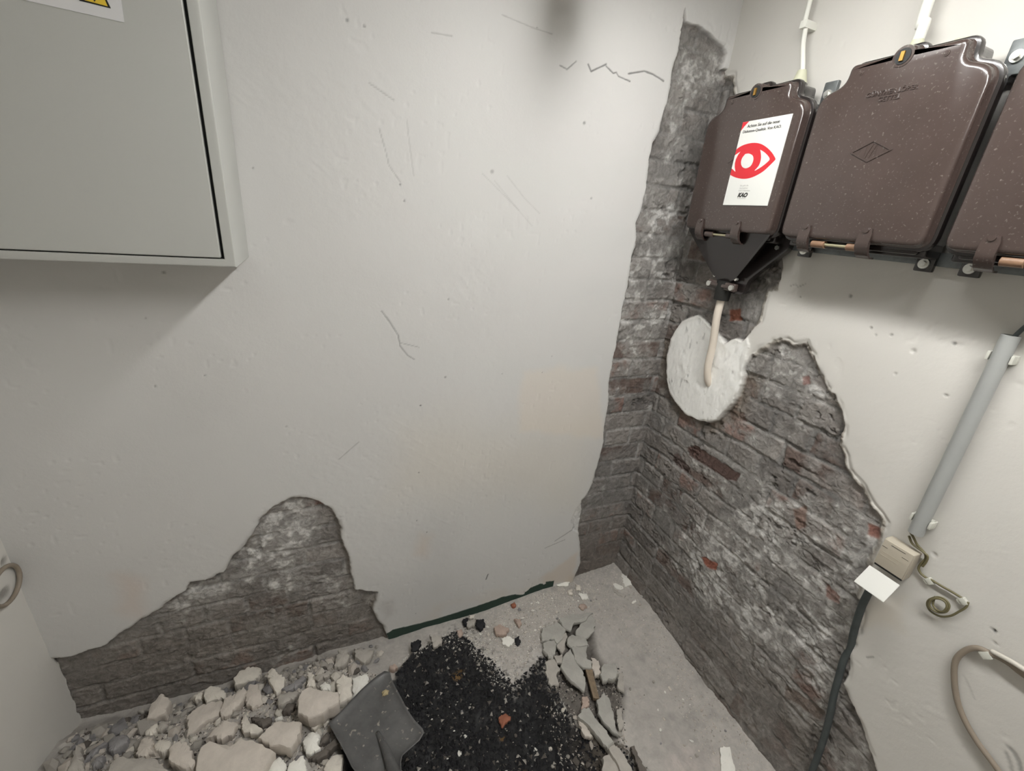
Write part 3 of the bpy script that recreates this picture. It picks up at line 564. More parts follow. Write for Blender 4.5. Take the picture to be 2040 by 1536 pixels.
HEAP = [
 (c1((1090,610),(1150,650),(1200,690),(1130,850),(1060,870),(990,900),(900,910),(960,740),(1030,680)), .085, .045, S_TAN, 'steep tan chunk standing like a small peak in front of the dark lower bricks', .05),
 (c1((1460,640),(1530,590),(1600,560),(1580,680),(1490,690)), .060, .03, S_PALE, 'small squarish pale chunk touching the dark bricks beside a longer rounded one', .1),
 (c1((1600,570),(1680,520),(1780,530),(1860,590),(1860,650),(1700,690),(1620,720),(1590,640)), .066, .035, S_PALE, 'rounded pale chunk lying against the dark bricks at the back edge of the heap', .08),
 (c1((1450,820),(1560,740),(1700,690),(1810,680),(1830,780),(1780,870),(1660,930),(1480,1080),(1390,1110),(1390,1000),(1400,880)), .072, .03, S_TAN, 'long flat pinkish tan slab running diagonally in the back left of the heap', .05),
 (c1((1850,660),(2040,590),(2060,700),(1900,860),(1800,880),(1790,830),(1830,720)), .070, .03, S_TAN, 'smooth tan slab between the long diagonal slab and the five-sided chunk', .05),
 (c1((890,1060),(960,1000),(1040,970),(1030,1060),(960,1110),(890,1100)), .070, .025, S_PALE, 'small rounded pale lump just below the peak-shaped chunk', .1),
 (c1((1010,1200),(1080,1140),(1210,1180),(1200,1270),(1120,1320),(1050,1290),(1000,1270)), .080, .03, S_PALE, 'knobbly pale chunk with a notched lower edge left of the heap centre', .06),
 (c1((780,1340),(840,1160),(920,1120),(1000,1180),(960,1270),(1000,1320),(860,1370)), .076, .035, S_TAN, 'tan wedge with a narrow top beside the knobbly notched chunk', .06),
 (c1((1170,1270),(1240,1200),(1400,1190),(1460,1320),(1500,1440),(1450,1510),(1350,1500),(1170,1400)), .100, .04, S_TAN, 'smooth five-sided tan slab near the bottom left edge of the photo', .04),
 (c1((460,1180),(540,1120),(640,1080),(700,1130),(690,1190),(600,1250),(510,1300),(450,1240)), .062, .035, S_LILAC, 'grey lump with a dimpled top near the left wall', .1),
 (c1((560,1370),(860,1370),(1050,1400),(1130,1500),(1260,1580),(420,1580),(470,1450)), .088, .04, S_GREY, 'wide rough grey-tan slab cut off by the lower edge of the photo at left', .03),
 (c2((100,1270),(200,1200),(330,1240),(430,1260),(560,1170),(700,1190),(900,1290),(940,1320),(870,1440),(800,1560),(400,1700),(30,1700),(60,1420)), .108, .045, S_TAN, 'largest flat pale slab, dusty, at the bottom of the heap', .0),
 (c1((870,940),(1000,910),(1020,960),(960,975),(880,975)), .060, .015, S_PALE, 'thin pale flake under the peak-shaped chunk', .1),
 (c1((800,820),(870,780),(940,790),(850,840)), .045, .012, S_GREY, 'thin grey flake left of the peak-shaped chunk', .1),
 (c1((220,1300),(420,1170),(450,1200),(300,1320),(200,1400),(160,1440)), .050, .02, S_LILAC, 'long narrow bluish grey splinter close to the left wall', .08),
 (c1((240,1440),(300,1370),(420,1350),(380,1440),(270,1490)), .050, .02, S_LILAC, 'bluish grey oval stone beside the long splinter by the left wall', .08),
 (c1((1050,960),(1090,930),(1180,930),(1150,1010),(1080,1060),(1030,1060)), .066, .02, S_GREY, 'small grey shard leaning to the right of the rounded pale lump', .1),
 (c1((20,1380),(70,1220),(140,1240),(150,1580),(-60,1580)), .046, .03, S_GREY, 'grey slab wedged against the foot of the left wall', .0),
 (c2((470,500),(540,430),(650,380),(760,380),(790,460),(700,530),(560,560),(480,580)), .074, .035, S_PALE, 'pale yellowish chunk topping the back edge of the heap', .08),
 (c2((860,420),(900,390),(960,440),(1050,510),(1040,590),(990,650),(950,680),(880,560),(850,480)), .080, .035, S_PALE, 'pointed pale chunk with its tip down, behind the big tan block', .06),
 (c2((610,670),(660,560),(740,560),(790,690),(790,780),(680,850),(600,760)), .082, .03, S_TAN, 'pentagonal tan chunk in the middle of the heap', .06),
 (c2((400,730),(500,690),(590,600),(620,650),(580,760),(480,850),(370,930),(320,900)), .078, .03, S_TAN, 'bean-shaped tan slab left of the pentagonal chunk', .05),
 (c2((980,680),(1080,650),(1200,640),(1170,710),(1080,770),(980,830),(960,760)), .078, .03, S_GREY, 'greyish chunk with parallel edges just left of the big tan block', .08),
 (c2((1180,750),(1220,650),(1330,600),(1450,640),(1560,650),(1640,660),(1640,780),(1500,870),(1340,940),(1180,890)), .115, .055, S_TAN, 'big tan block with a rough face near the shovel', .05),
 (c2((1430,580),(1490,540),(1550,590),(1540,640),(1460,640)), .085, .02, S_WHITE, 'small cream white nugget behind the big tan block', .1),
 (c2((1280,590),(1290,440),(1350,430),(1370,530),(1380,590)), .075, .03, S_PALE, 'narrow upright pale stub at the back right of the heap', .08),
 (c2((1610,530),(1700,460),(1790,510),(1790,710),(1650,790),(1640,680)), .100, .025, S_PALE, 'tan slab with slanted top next to the bright white shard', .05),
 ([(701,1351),(733,1342),(736,1363),(704,1395)], .105, .006, S_WHITE, 'flat bright white shard overlapping the left edge of the shovel', .05),
 (c2((740,1170),(860,1040),(960,980),(1100,990),(1230,990),(1220,1110),(1150,1220),(1110,1280),(960,1250),(870,1250)), .115, .045, S_TAN, 'large tan chunk like a rounded trapezoid in the lower middle of the heap', .04),
 (c2((1230,1210),(1300,1110),(1400,1090),(1430,1130),(1410,1240),(1440,1280),(1320,1350),(1270,1330)), .098, .02, S_WHITE, 'pinkish white chip left of the shovel corner', .06),
 (c2((1330,1060),(1380,990),(1480,910),(1550,890),(1530,960),(1440,1020),(1370,1080)), .085, .02, S_PALE, 'pale elongated chip under the big tan block', .08),
 (c2((550,1000),(600,900),(660,1010),(740,1030),(800,1080),(740,1120),(580,1110)), .088, .025, S_PALE, 'pale L-shaped chip beside a dark hollow in the heap', .05),
 (c2((1060,1600),(1090,1450),(1250,1360),(1280,1480),(1290,1620)), .105, .015, S_WHITE, 'clean whitish slab at the bottom edge of the photo, nearer the shovel', .03),
 (c2((900,1420),(980,1370),(1060,1450),(1040,1600),(820,1620)), .100, .015, S_WHITE, 'clean whitish slab at the bottom edge of the photo, nearer the largest slab', .03),
 (c2((1480,1490),(1560,1370),(1690,1340),(1680,1480),(1660,1620),(1480,1620)), .085, .025, S_PALE, 'mottled pale chunk directly left of the lower shovel blade', .05),
 (c2((160,1190),(250,1080),(400,970),(520,1000),(480,1100),(340,1190),(250,1150)), .085, .03, S_TAN, 'crumbly tan lump above the largest flat slab', .08),
 (c2((1010,870),(1080,780),(1170,770),(1160,830),(1090,880)), .070, .02, S_DARK, 'small dark grey stone tucked left of the big tan block', .1),
 (c2((660,940),(900,940),(880,1010),(800,1060),(720,1000)), .070, .02, S_DARK, 'dark brownish chip in the hollow above the rounded trapezoid chunk', .05),
 (c2((930,960),(1020,920),(1030,960),(940,985)), .090, .008, S_WHITE, 'tiny white flake above the rounded trapezoid chunk', .1),
 (c2((1370,490),(1540,420),(1560,460),(1400,540)), .060, .02, S_GREY, 'grey finger-shaped stone at the back right of the heap', .06),
 (c2((1000,620),(1130,560),(1250,470),(1280,510),(1180,610),(1060,650)), .064, .025, S_LILAC, 'long dark grey stone lying right of the pointed pale chunk', .06),
 (c2((1450,1160),(1530,1090),(1540,1180),(1490,1220),(1420,1250)), .078, .02, S_DARK, 'grey stone between the pinkish white chip and the shovel', .06),
 (c2((1300,1390),(1440,1310),(1600,1180),(1650,1230),(1560,1310),(1400,1420)), .070, .025, S_DARK, 'long dark stone beside the left edge of the shovel blade', .05),
 (c3((110,650),(150,480),(230,470),(240,560),(200,620)), .050, .03, S_GREY, 'grey stone with a hollow standing at the right end of the heap', .1),
 (c3((280,480),(460,480),(420,570),(370,610),(290,560)), .040, .025, S_GREY, 'flat grey lump between the heap and the green stripe', .08),
]
for i, (px, h, th, m, lab, tl) in enumerate(HEAP):
    th = th * 1.25; piece('rubble_chunk', px, h, th, m, lab, 'rubble', 'pieces of broken wall plaster in the left heap', tl, seed=900 + i, rest=max(0, h - .080) * .5)
FLOORBITS = [
 (c3((770,430),(830,400),(860,410),(840,490),(780,510)), .035, .02, S_BLACK, 'pebble', 'black angular stone left of a pale one, beneath the green stripe'),
 (c3((930,360),(1040,370),(1040,440),(970,470)), .036, .02, S_GREY, 'pebble', 'round pale grey stone below the middle of the green stripe'),
 (c3((1330,230),(1400,230),(1410,280),(1370,320),(1330,290)), .036, .02, S_BLACK, 'pebble', 'larger black stone at the right end of the pebble row under the green stripe'),
 (c3((1215,230),(1260,210),(1270,260),(1230,290)), .034, .015, S_BLACK, 'pebble', 'small black stone touching the green stripe'),
 (c3((1160,330),(1210,310),(1220,350),(1190,380)), .034, .015, S_PINK, 'pebble', 'small pinkish pebble in front of the two black stones'),
 (c3((1250,250),(1330,220),(1320,280),(1260,300)), .036, .018, S_GREY, 'pebble', 'grey pebble lodged between the two black stones'),
 (c3((1270,190),(1320,190),(1310,220),(1275,225)), .034, .012, S_PALE, 'pebble', 'pale pebble against the green stripe above the grey one'),
 (c3((585,630),(640,615),(660,640),(620,670),(590,660)), .030, .018, S_PINK, 'pebble', 'brownish pebble just beyond the tip of the shovel'),
 (c7((270,610),(310,590),(370,620),(340,660),(290,660)), .032, .02, S_PINK, 'pebble', 'largest pinkish pebble near the right end of the green stripe'),
 (c7((320,680),(370,670),(410,700),(370,735),(325,720)), .030, .008, S_WHITE, 'plaster_flake', 'white flake beside the oval black pebble'),
 (c7((405,680),(430,665),(445,700),(430,725),(410,715)), .030, .015, S_BLACK, 'pebble', 'oval black pebble beside a white flake'),
 (c7((400,555),(440,555),(450,590),(435,610)), .030, .014, S_PINK, 'pebble', 'brown pebble above the oval black one'),
 (c7((380,460),(405,450),(415,470),(395,485)), .030, .012, S_BRICK, 'pebble', 'small reddish brown pebble close to the right end of the green stripe'),
 (c7((655,310),(700,280),(770,250),(775,290),(745,345),(680,345)), .060, .007, S_WHITE, 'plaster_flake', 'big cream flake leaning at the end of the green stripe'),
 (c7((1090,265),(1150,300),(1158,340),(1110,350)), .045, .006, S_WHITE, 'plaster_flake', 'upper of two overlapping white flakes in the room corner'),
 (c7((1035,330),(1090,325),(1125,350),(1110,375),(1060,365)), .048, .005, S_WHITE, 'plaster_flake', 'lower of two overlapping white flakes in the room corner'),
 (c7((1020,350),(1060,380),(1120,410),(1110,420),(1060,400)), .036, .005, S_GREY, 'plaster_flake', 'thin grey sliver below the overlapping white flakes'),
 (c7((1160,455),(1180,425),(1192,447)), .036, .008, S_WHITE, 'plaster_flake', 'small white triangular flake at the foot of the right wall near the corner'),
 (c7((815,395),(870,390),(880,425),(840,432)), .036, .008, S_WHITE, 'plaster_flake', 'whitish flake on the dust halfway between the green stripe and the corner'),
 (c7((745,370),(775,365),(780,400),(752,402)), .036, .008, S_PALE, 'plaster_flake', 'pale flake below the big cream one'),
 (c7((795,335),(828,340),(832,372),(800,372)), .036, .008, S_PALE, 'plaster_flake', 'pale flake right of the big cream one'),
 (c7((300,1190),(330,1150),(365,1135),(385,1170),(375,1210),(320,1255)), -.025, .012, S_BRICK, 'brick_chip', 'reddish chip lying alone on the black soil'),
 (c7((815,470),(850,455),(870,480),(840,495)), .030, .012, S_PINK, 'pebble', 'flat brownish stone in the dust below the whitish flake'),
 (c6((1090,820),(1120,815),(1142,865),(1112,880),(1095,855)), .040, .010, S_WHITE, 'plaster_flake', 'oval white flake at the foot of the right wall'),
 (c6((1112,1150),(1165,1145),(1180,1220),(1200,1300),(1120,1300)), .022, .008, S_WHITE, 'plaster_flake', 'long white strip cut off by the lower edge of the photo'),
]
for i, (px, h, th, m, nm, lab) in enumerate(FLOORBITS):
    w3 = onpts(px, 2, h); cx, cy = centroid(w3); zz = gz(cx, cy) + th * 0.85
    piece(nm, px, zz, th, m, lab, {'pebble': 'stone', 'plaster_flake': 'plaster flake', 'brick_chip': 'brick'}[nm],
          {'pebble': 'loose pebbles on the floor', 'plaster_flake': 'white plaster flakes on the floor', 'brick_chip': None}[nm], 0.06, seed=1300 + i, dome=0.003)
SLABS = [
 (c4((590,490),(530,560),(510,640),(560,720),(640,790),(700,845),(715,780),(700,690),(650,620)), .020, .020, S_SLAB, 'pale leaf-shaped slab in the middle of the cracked floor patch'),
 (c4((600,478),(730,465),(725,560),(770,600),(770,640),(700,640),(645,605)), .022, .020, S_SLAB, 'four-cornered slab above the leaf-shaped one'),
 (c4((362,430),(450,410),(470,450),(440,560),(400,555),(357,485)), .016, .022, S_SLAB, 'left slab at the rim of the black soil hole'),
 (c4((450,542),(520,532),(522,612),(470,600)), .014, .018, S_GREY, 'smallest square fragment of the cracked floor patch'),
 (c4((370,600),(440,572),(500,660),(470,700),(490,780),(420,800),(385,700)), .010, .030, S_GREY, 'grey fragment sliding off the rim into the hole'),
 (c4((860,640),(880,612),(970,610),(1000,700),(960,740),(870,752),(848,700)), .030, .030, S_SLAB, 'flat round-cornered stone at the right side of the cracked patch'),
 (c4((450,932),(500,902),(552,990),(552,1030),(512,1070),(470,1012)), -.006, .022, S_SLAB, 'small pale green-grey block lying in the hole'),
 (c4((660,1060),(690,1010),(750,990),(800,1080),(900,1190),(950,1290),(900,1330),(830,1240),(740,1130)), .020, .026, S_SLAB, 'long green-grey slab pointing to the lower right'),
 (c4((900,1320),(960,1290),(1060,1420),(1130,1560),(1040,1560),(960,1420)), .014, .03, S_GREY, 'brownish grey slab continuing the long slab to the lower edge'),
 (c4((820,930),(880,870),(925,930),(960,1080),(1000,1220),(940,1180),(880,1120),(830,1040)), .016, .022, S_SLAB, 'green-grey slab beside the wooden strip'),
 (c4((345,410),(350,310),(480,265),(545,320),(520,390),(470,440),(450,400),(362,415)), .018, .018, S_SLAB, 'upper left slab of the cracked floor patch'),
 (c4((500,225),(600,185),(770,180),(700,250),(620,262),(590,325),(540,300)), .024, .016, S_SLAB, 'topmost slab of the cracked floor patch'),
 (c4((655,1100),(720,1140),(782,1240),(712,1232),(682,1180)), .004, .022, S_TAN, 'yellowish fragment under the long green-grey slab'),
 (c4((475,400),(535,330),(560,380),(525,520),(480,470)), .016, .018, S_GREY, 'narrow wedge fragment between the two left slabs and the four-cornered slab'),
 (c4((570,395),(600,360),(720,400),(740,450),(600,470),(565,440)), .020, .016, S_SLAB, 'slab just above the four-cornered slab'),
 (c4((640,330),(760,190),(800,240),(790,330),(720,390),(640,370)), .020, .014, S_SLAB, 'slab right of the topmost one in the cracked patch'),
 (c4((770,560),(830,590),(850,700),(800,720),(775,640)), .012, .024, S_TAN, 'tan fragment left of the round-cornered stone'),
 (c4((690,900),(740,890),(750,970),(690,1000)), .010, .02, S_PINK, 'small pinkish block above the long green-grey slab'),
 (c4((870,1420),(940,1380),(1000,1440),(1050,1570),(860,1570)), .000, .03, S_GREY, 'grey block at the lower edge beside the brownish slab'),
 (c4((990,700),(1040,690),(1050,850),(1000,820)), .010, .02, S_GREY, 'grey edge fragment right of the round-cornered stone'),
 (c4((985,1010),(1030,990),(1045,1150),(1005,1180)), .006, .02, S_GREY, 'narrow grey fragment at the right rim of the hole'),
 (c4((1110,1330),(1140,1320),(1250,1560),(1190,1560)), .018, .016, S_DARK, 'narrow dark splinter on the pale dust at the lower right'),
]
for i, (px, h, th, m, lab) in enumerate(SLABS):
    mx_, my_ = centroid(px); px = [(mx_ + (a - mx_) * 1.09, my_ + (b - my_) * 1.09) for a, b in px]
    piece('floor_slab', px, h + 0.004, th, m, lab, 'slab', 'broken screed slabs around the soil hole', 0.05, seed=1500 + i, dome=0.001)
def plank():
    w3 = onpts(c4((712, 650), (768, 640), (835, 920), (785, 915)), 2, 0.012); cx, cy = centroid(w3)
    m = MB(); top = [(p[0] - cx, p[1] - cy, 0) for p in w3]; bot = [(x * .97, y * .99, -.014) for x, y, z in top]
    m.loft([bot, [(x * 1.02, y, -.002) for x, y, z in top], top]); o = m.out('wood_strip', M_PLANK); o.location = (cx, cy, 0.016)
    tag(o, 'old brown wooden strip stuck among the cracked floor slabs', 'wood')
plank()

# small individual stones: prototypes then copies
rnd = random.Random(5)
def lump(seed, flat=0.6):
    R = random.Random(seed); bm = bmesh.new(); bmesh.ops.create_icosphere(bm, subdivisions=1, radius=1)
    for v in bm.verts: v.co *= R.uniform(0.66, 1.2); v.co.z *= flat
    me = bpy.data.meshes.new('small_stone'); bm.to_mesh(me); bm.free(); return me
PROTO = {}
for key, ms in dict(pale=(S_PALE, S_TAN, S_PALE), grey=(S_GREY, S_LILAC, S_GREY), white=(S_WHITE, S_PALE, S_WHITE), dark=(S_DARK, S_DARK, S_DARK)).items():
    PROTO[key] = []
    for k, m_ in enumerate(ms):
        me = lump(hash(key) % 97 + k if False else sum(map(ord, key)) + k * 13, 0.62 if key != 'white' else 0.28); me.materials.append(m_)
        PROTO[key].append(bpy.data.objects.new('small_stone', me))
def inside(x, y, poly):
    c = False; n = len(poly)
    for i in range(n):
        x1, y1 = poly[i]; x2, y2 = poly[(i + 1) % n]
        if (y1 > y) != (y2 > y) and x < (x2 - x1) * (y - y1) / (y2 - y1) + x1: c = not c
    return c
CUT = (' standing', ' touching', ' lying', ' running', ' between', ' just', ' with', ' beside', ' near', ' cut', ' at ', ' under', ' left of', ' close', ' leaning', ' wedged', ' topping',
       ' behind', ' in ', ' like', ' overlapping', ' above', ' tucked', ' below', ' against', ' directly', ' halfway', ' pointing', ' sliding', ' continuing', ' right of', ' stuck', ' in front', ' on ', ' beneath', ' lodged', ' of ', ' to ')
MARKS = []
for o in C.objects:
    if o.get('label') and o.name.split('.')[0] in ('rubble_chunk', 'pebble', 'plaster_flake', 'brick_chip', 'floor_slab', 'shovel', 'wood_strip'):
        t = o['label']; k = min([t.find(q) for q in CUT if t.find(q) > 8] + [len(t)]); MARKS.append((o.location.x, o.location.y, t[:k].rstrip(',')))
SHADE = dict(pale='pale', grey='grey', white='whitish', dark='dark')
USED = set()
def where(x, y, sz, shade, noun):
    Q = sorted(MARKS, key=lambda q: (q[0] - x) ** 2 + (q[1] - y) ** 2)
    opts = []
    for i in range(3):
        wd, t = rel(x, y, Q[i]); opts.append(f'{sz} {shade} {noun} {wd} the {t}')
    for i in range(2):
        for j in range(i + 1, 5):
            if Q[i][2] != Q[j][2]:
                opts.append(f'{sz} {shade} {noun} between the {Q[i][2]} and the {Q[j][2]}')
                wd, t = rel(x, y, Q[i]); opts.append(f'{sz} {shade} {noun} {wd} the {t}, facing the {Q[j][2]}')
    opts = [o for o in opts if len(o.split()) <= 16]
    for o in opts:
        if o not in USED: USED.add(o); return o
    return opts[0]
def rel(x, y, Q):
    a, b, t = Q; dx, dy = x - a, y - b
    r = dx * CR[0] + dy * CR[1]; f = dx * CF[0] + dy * CF[1]
    return ('right of' if r > 0 else 'left of') if abs(r) > abs(f) else ('behind' if f > 0 else 'in front of'), t
def scatter(px, n, keys, s0, s1, label, cat, group, lift=0.35, name='small_stone', h=0.03):
    poly = px if h is None else [q[:2] for q in onpts(px, 2, h)]; xs = [p[0] for p in poly]; ys = [p[1] for p in poly]; k = 0; tries = 0; pos = []
    while k < n and tries < 6000:
        tries += 1; x = rnd.uniform(min(xs), max(xs)); y = rnd.uniform(min(ys), max(ys))
        s = s0 + (s1 - s0) * rnd.random() ** 1.8
        if not inside(x, y, poly) or any((x - a) ** 2 + (y - b) ** 2 < (0.8 * (s + t)) ** 2 for a, b, t in pos): continue
        if y > YB - s - 0.002 or x > XR - s - 0.002 or x < XL + s: continue
        pos.append((x, y, s)); ky = rnd.choice(keys); o = rnd.choice(PROTO[ky]).copy(); o.name = name; C.objects.link(o)
        o.location = (x, y, gz(x, y) + s * lift); o.scale = (s * rnd.uniform(.8, 1.3), s * rnd.uniform(.7, 1.1), s * rnd.uniform(.7, 1.1)); o.rotation_euler = (rnd.uniform(-.4, .4), rnd.uniform(-.4, .4), rnd.uniform(0, 6.3))
        sz = 'tiny' if s < s0 + .3 * (s1 - s0) else 'small'
        tag(o, where(x, y, sz, SHADE[ky], label), cat, group); k += 1
scatter([(165, 1440), (700, 1292), (715, 1400), (660, 1536), (140, 1536)], 150, ['pale', 'grey', 'pale'], .010, .030, 'stone', 'rubble', 'small stones between the pieces of the left heap', h=.05)
scatter([(-0.62, 1.19), (-0.60, 1.315), (0.10, 1.315), (0.12, 1.22), (-0.2, 1.20)], 90, ['pale', 'grey', 'grey'], .009, .026, 'stone', 'rubble', 'small stones along the foot of the lower bricks', h=None)
scatter([(-0.79, 1.02), (-0.79, 1.24), (-0.60, 1.24), (-0.52, 1.00)], 40, ['grey', 'grey', 'pale'], .012, .032, 'stone', 'rubble', 'stones in the left corner of the heap', h=None)
scatter([(560, 1330), (640, 1300), (710, 1285), (740, 1310), (700, 1345), (600, 1350)], 34, ['grey', 'grey', 'dark'], .006, .017, 'stone', 'rubble', 'small grey stones at the right end of the heap')
scatter([(150, 1450), (300, 1400), (330, 1430), (200, 1536), (140, 1536)], 34, ['grey', 'grey', 'dark'], .008, .022, 'stone', 'rubble', 'small grey stones near the left wall')
scatter([(790, 1300), (1080, 1180), (1200, 1180), (1100, 1240), (1000, 1270), (880, 1290)], 55, ['pale', 'white', 'grey', 'white'], .003, .0085, 'crumb', 'crumb', 'crumbs along the green stripe', name='plaster_crumb')
scatter([(1160, 1150), (1260, 1150), (1330, 1290), (1560, 1536), (1300, 1536), (1230, 1240)], 40, ['white', 'grey', 'pale'], .003, .008, 'crumb', 'crumb', 'crumbs beside the right wall', name='plaster_crumb')
scatter([(960, 1390), (1060, 1340), (1110, 1430), (1160, 1536), (840, 1536), (850, 1400)], 26, ['white', 'grey', 'dark'], .003, .009, 'crumb', 'crumb', 'crumbs on the black soil', name='plaster_crumb')
scatter([(1080, 1400), (1230, 1420), (1260, 1536), (1120, 1536)], 34, ['grey', 'dark', 'pale'], .005, .014, 'stone', 'rubble', 'small stones in the hole under the slabs')

def gravel(name, px, n, s0, s1, ms, label, h=0.03, seed=1):
    R = random.Random(seed); poly = [q[:2] for q in onpts(px, 2, h)]; xs = [p[0] for p in poly]; ys = [p[1] for p in poly]
    P = []
    while len(P) < n:
        x = R.uniform(min(xs), max(xs)); y = R.uniform(min(ys), max(ys))
        if inside(x, y, poly) and y < YB - .003 and x < XR - .003: P.append((x, y))
    A = np.array(P); Z = ground(A[:, 0:1], A[:, 1:2])[0][:, 0]
    base = np.array([(1, 0, 0), (-.5, .87, 0), (-.5, -.87, 0), (0, 0, .8), (0, 0, -.6)]); F = [(0, 1, 3), (1, 2, 3), (2, 0, 3), (1, 0, 4), (2, 1, 4), (0, 2, 4)]
    vs = []; fs = []; mi = []
    for i in range(n):
        s = s0 + (s1 - s0) * R.random() ** 2; a = R.uniform(0, 6.3); ca, sa = math.cos(a), math.sin(a); m_ = R.randrange(len(ms)); tl = R.uniform(-.5, .5)
        for b in base:
            bx, by, bz = b * s * np.array([R.uniform(.6, 1.4), R.uniform(.6, 1.2), R.uniform(.6, 1.2)])
            vs.append((A[i, 0] + bx * ca - by * sa, A[i, 1] + bx * sa + by * ca, Z[i] + bz + bx * tl + s * .25))
        for f in F: fs.append(tuple(i * 5 + k for k in f)); mi.append(m_)
    me = bpy.data.meshes.new(name); me.from_pydata(vs, [], fs); o = link(name, me, None)
    for m_ in ms: me.materials.append(m_)
    me.polygons.foreach_set('material_index', mi); me.update(); return tag(o, label, 'gravel', kind='stuff')
gravel('heap_grit', [(150, 1440), (700, 1295), (750, 1330), (700, 1400), (640, 1600), (120, 1600)], 5000, .0015, .007, [S_TAN, S_GREY, S_PALE, S_DARK], 'fine grit and dust between the pieces of the left heap', seed=2)
gravel('white_crumbs', [(770, 1310), (850, 1255), (1080, 1170), (1190, 1150), (1120, 1240), (1060, 1300), (1010, 1380), (960, 1330), (930, 1270), (880, 1280)], 4200, .0010, .0042, [S_PALE, S_WHITE, S_TAN, S_GREY], 'carpet of whitish crumbs between the green stripe and the black soil', seed=3)
gravel('soil_grains', [(790, 1350), (850, 1290), (910, 1262), (950, 1300), (1020, 1370), (1080, 1320), (1130, 1440), (1260, 1520), (1300, 1620), (780, 1620), (800, 1480)], 6500, .0016, .0105, [S_BLACK] * 22 + [S_DARK, S_DARK, S_GREY], 'loose grains of black soil and clinker in the hole', h=-.03, seed=4)
gravel('wall_foot_grit', [(1190, 1150), (1245, 1130), (1400, 1330), (1560, 1536), (1450, 1536), (1300, 1300), (1150, 1200)], 1800, .0010, .0045, [S_GREY, S_PALE, S_TAN], 'fine grit swept along the foot of the right wall', seed=5)
gravel('slab_grit', [(1090, 1330), (1240, 1330), (1245, 1480), (1290, 1536), (1150, 1560), (1090, 1430)], 1500, .0015, .006, [S_GREY, S_DARK, S_TAN, S_BLACK], 'brown grit in the hole between the cracked slabs', h=-.01, seed=6)

# ------------------------------------------------------------------ shovel
def build_shovel():
    tipz, neckz = 0.055, 0.125
    tip = on(768, 1340, 2, tipz); neck = on(782, 1545, 2, neckz)
    n_ = np.array([neck[0] - tip[0], neck[1] - tip[1]]); L = np.hypot(*n_)
    slope = (neckz - tipz) / L; dirn = n_ / L
    # plane z = tipz + slope*(along)
    nx, ny = -slope * dirn[0], -slope * dirn[1]; N = np.array([nx, ny, 1.0]); k = N @ tip
    def pl(px, py):
        v = ray(px, py); return CAM + v * ((k - N @ CAM) / (N @ v))
    root = empty('shovel', tuple(tip), 'dirty grey steel shovel blade lying tip inward between the rubble heap and the black soil', 'shovel')
    out = [(766, 1340), (777, 1342), (781, 1358), (788, 1372), (800, 1394), (811, 1416), (826, 1438), (842, 1455), (845, 1463), (836, 1478), (818, 1494), (802, 1508), (799, 1520), (800, 1545), (795, 1570),
           (762, 1572), (735, 1560), (712, 1545), (700, 1530), (690, 1508), (676, 1482), (662, 1457), (655, 1444), (664, 1435), (676, 1424), (690, 1409), (704, 1394), (718, 1379), (735, 1363), (752, 1349)]
    P = [pl(*p) for p in out]; cen = pl(748, 1455); Lc = lambda q: tuple(np.array(q) - tip)
    m = MB(); rings = []
    up = np.array([0, 0, 1.0])
    def prof(s):  # height above the blade plane as a function of the distance from centre
        return -0.014 * (1 - s ** 2) + 0.009 * max(0, (s - .86) / .14) ** 2
    steps = [0.02, .15, .3, .45, .6, .72, .82, .9, .95, 1.0]
    for s in steps: rings.append([Lc(cen + (p - cen) * s + up * prof(s)) for p in P])
    under = [[Lc(cen + (p - cen) * s + up * (prof(s) - 0.0028)) for p in P] for s in reversed(steps)]
    m.loft(rings + under, True, True); m.out('blade', M_SHOVEL, root, smooth=True)
    # hollow ridge running up into the socket
    a = pl(752, 1454) - up * .015; b = pl(768, 1492) - up * .004; c_ = pl(784, 1540) + up * .008; e = pl(798, 1585) + up * .022
    far = e + (e - b) / np.linalg.norm(e - b) * 0.10
    pts = spline([Lc(a), Lc(b), Lc(c_), Lc(e), Lc(far)], 6); rr = [0.0065 + 0.0115 * min(1, i / 14) for i in range(len(pts))]
    MB().tube(pts, rr, 16).out('socket', M_SHOVEL, root, smooth=True)
    far2 = far + (far - e) / np.linalg.norm(far - e) * 0.85
    MB().tube([Lc(e), Lc(far), Lc((far + far2) / 2), Lc(far2)], [.015, .0165, .017, .016], 16).out('handle', M_WOOD, root, smooth=True)
    q = pl(768, 1378)
    sm = chunk_mesh([(-.012, -.008), (.008, -.010), (.013, .003), (.002, .011), (-.011, .006)], .008, 77).out('ochre_crumb', stone('ochre_clay', (176, 162, 128)), None, ang=34)
    sm.location = tuple(q + up * -.002)
    tag(sm, 'ochre crumb lying near the tip of the shovel blade', 'crumb')
build_shovel()

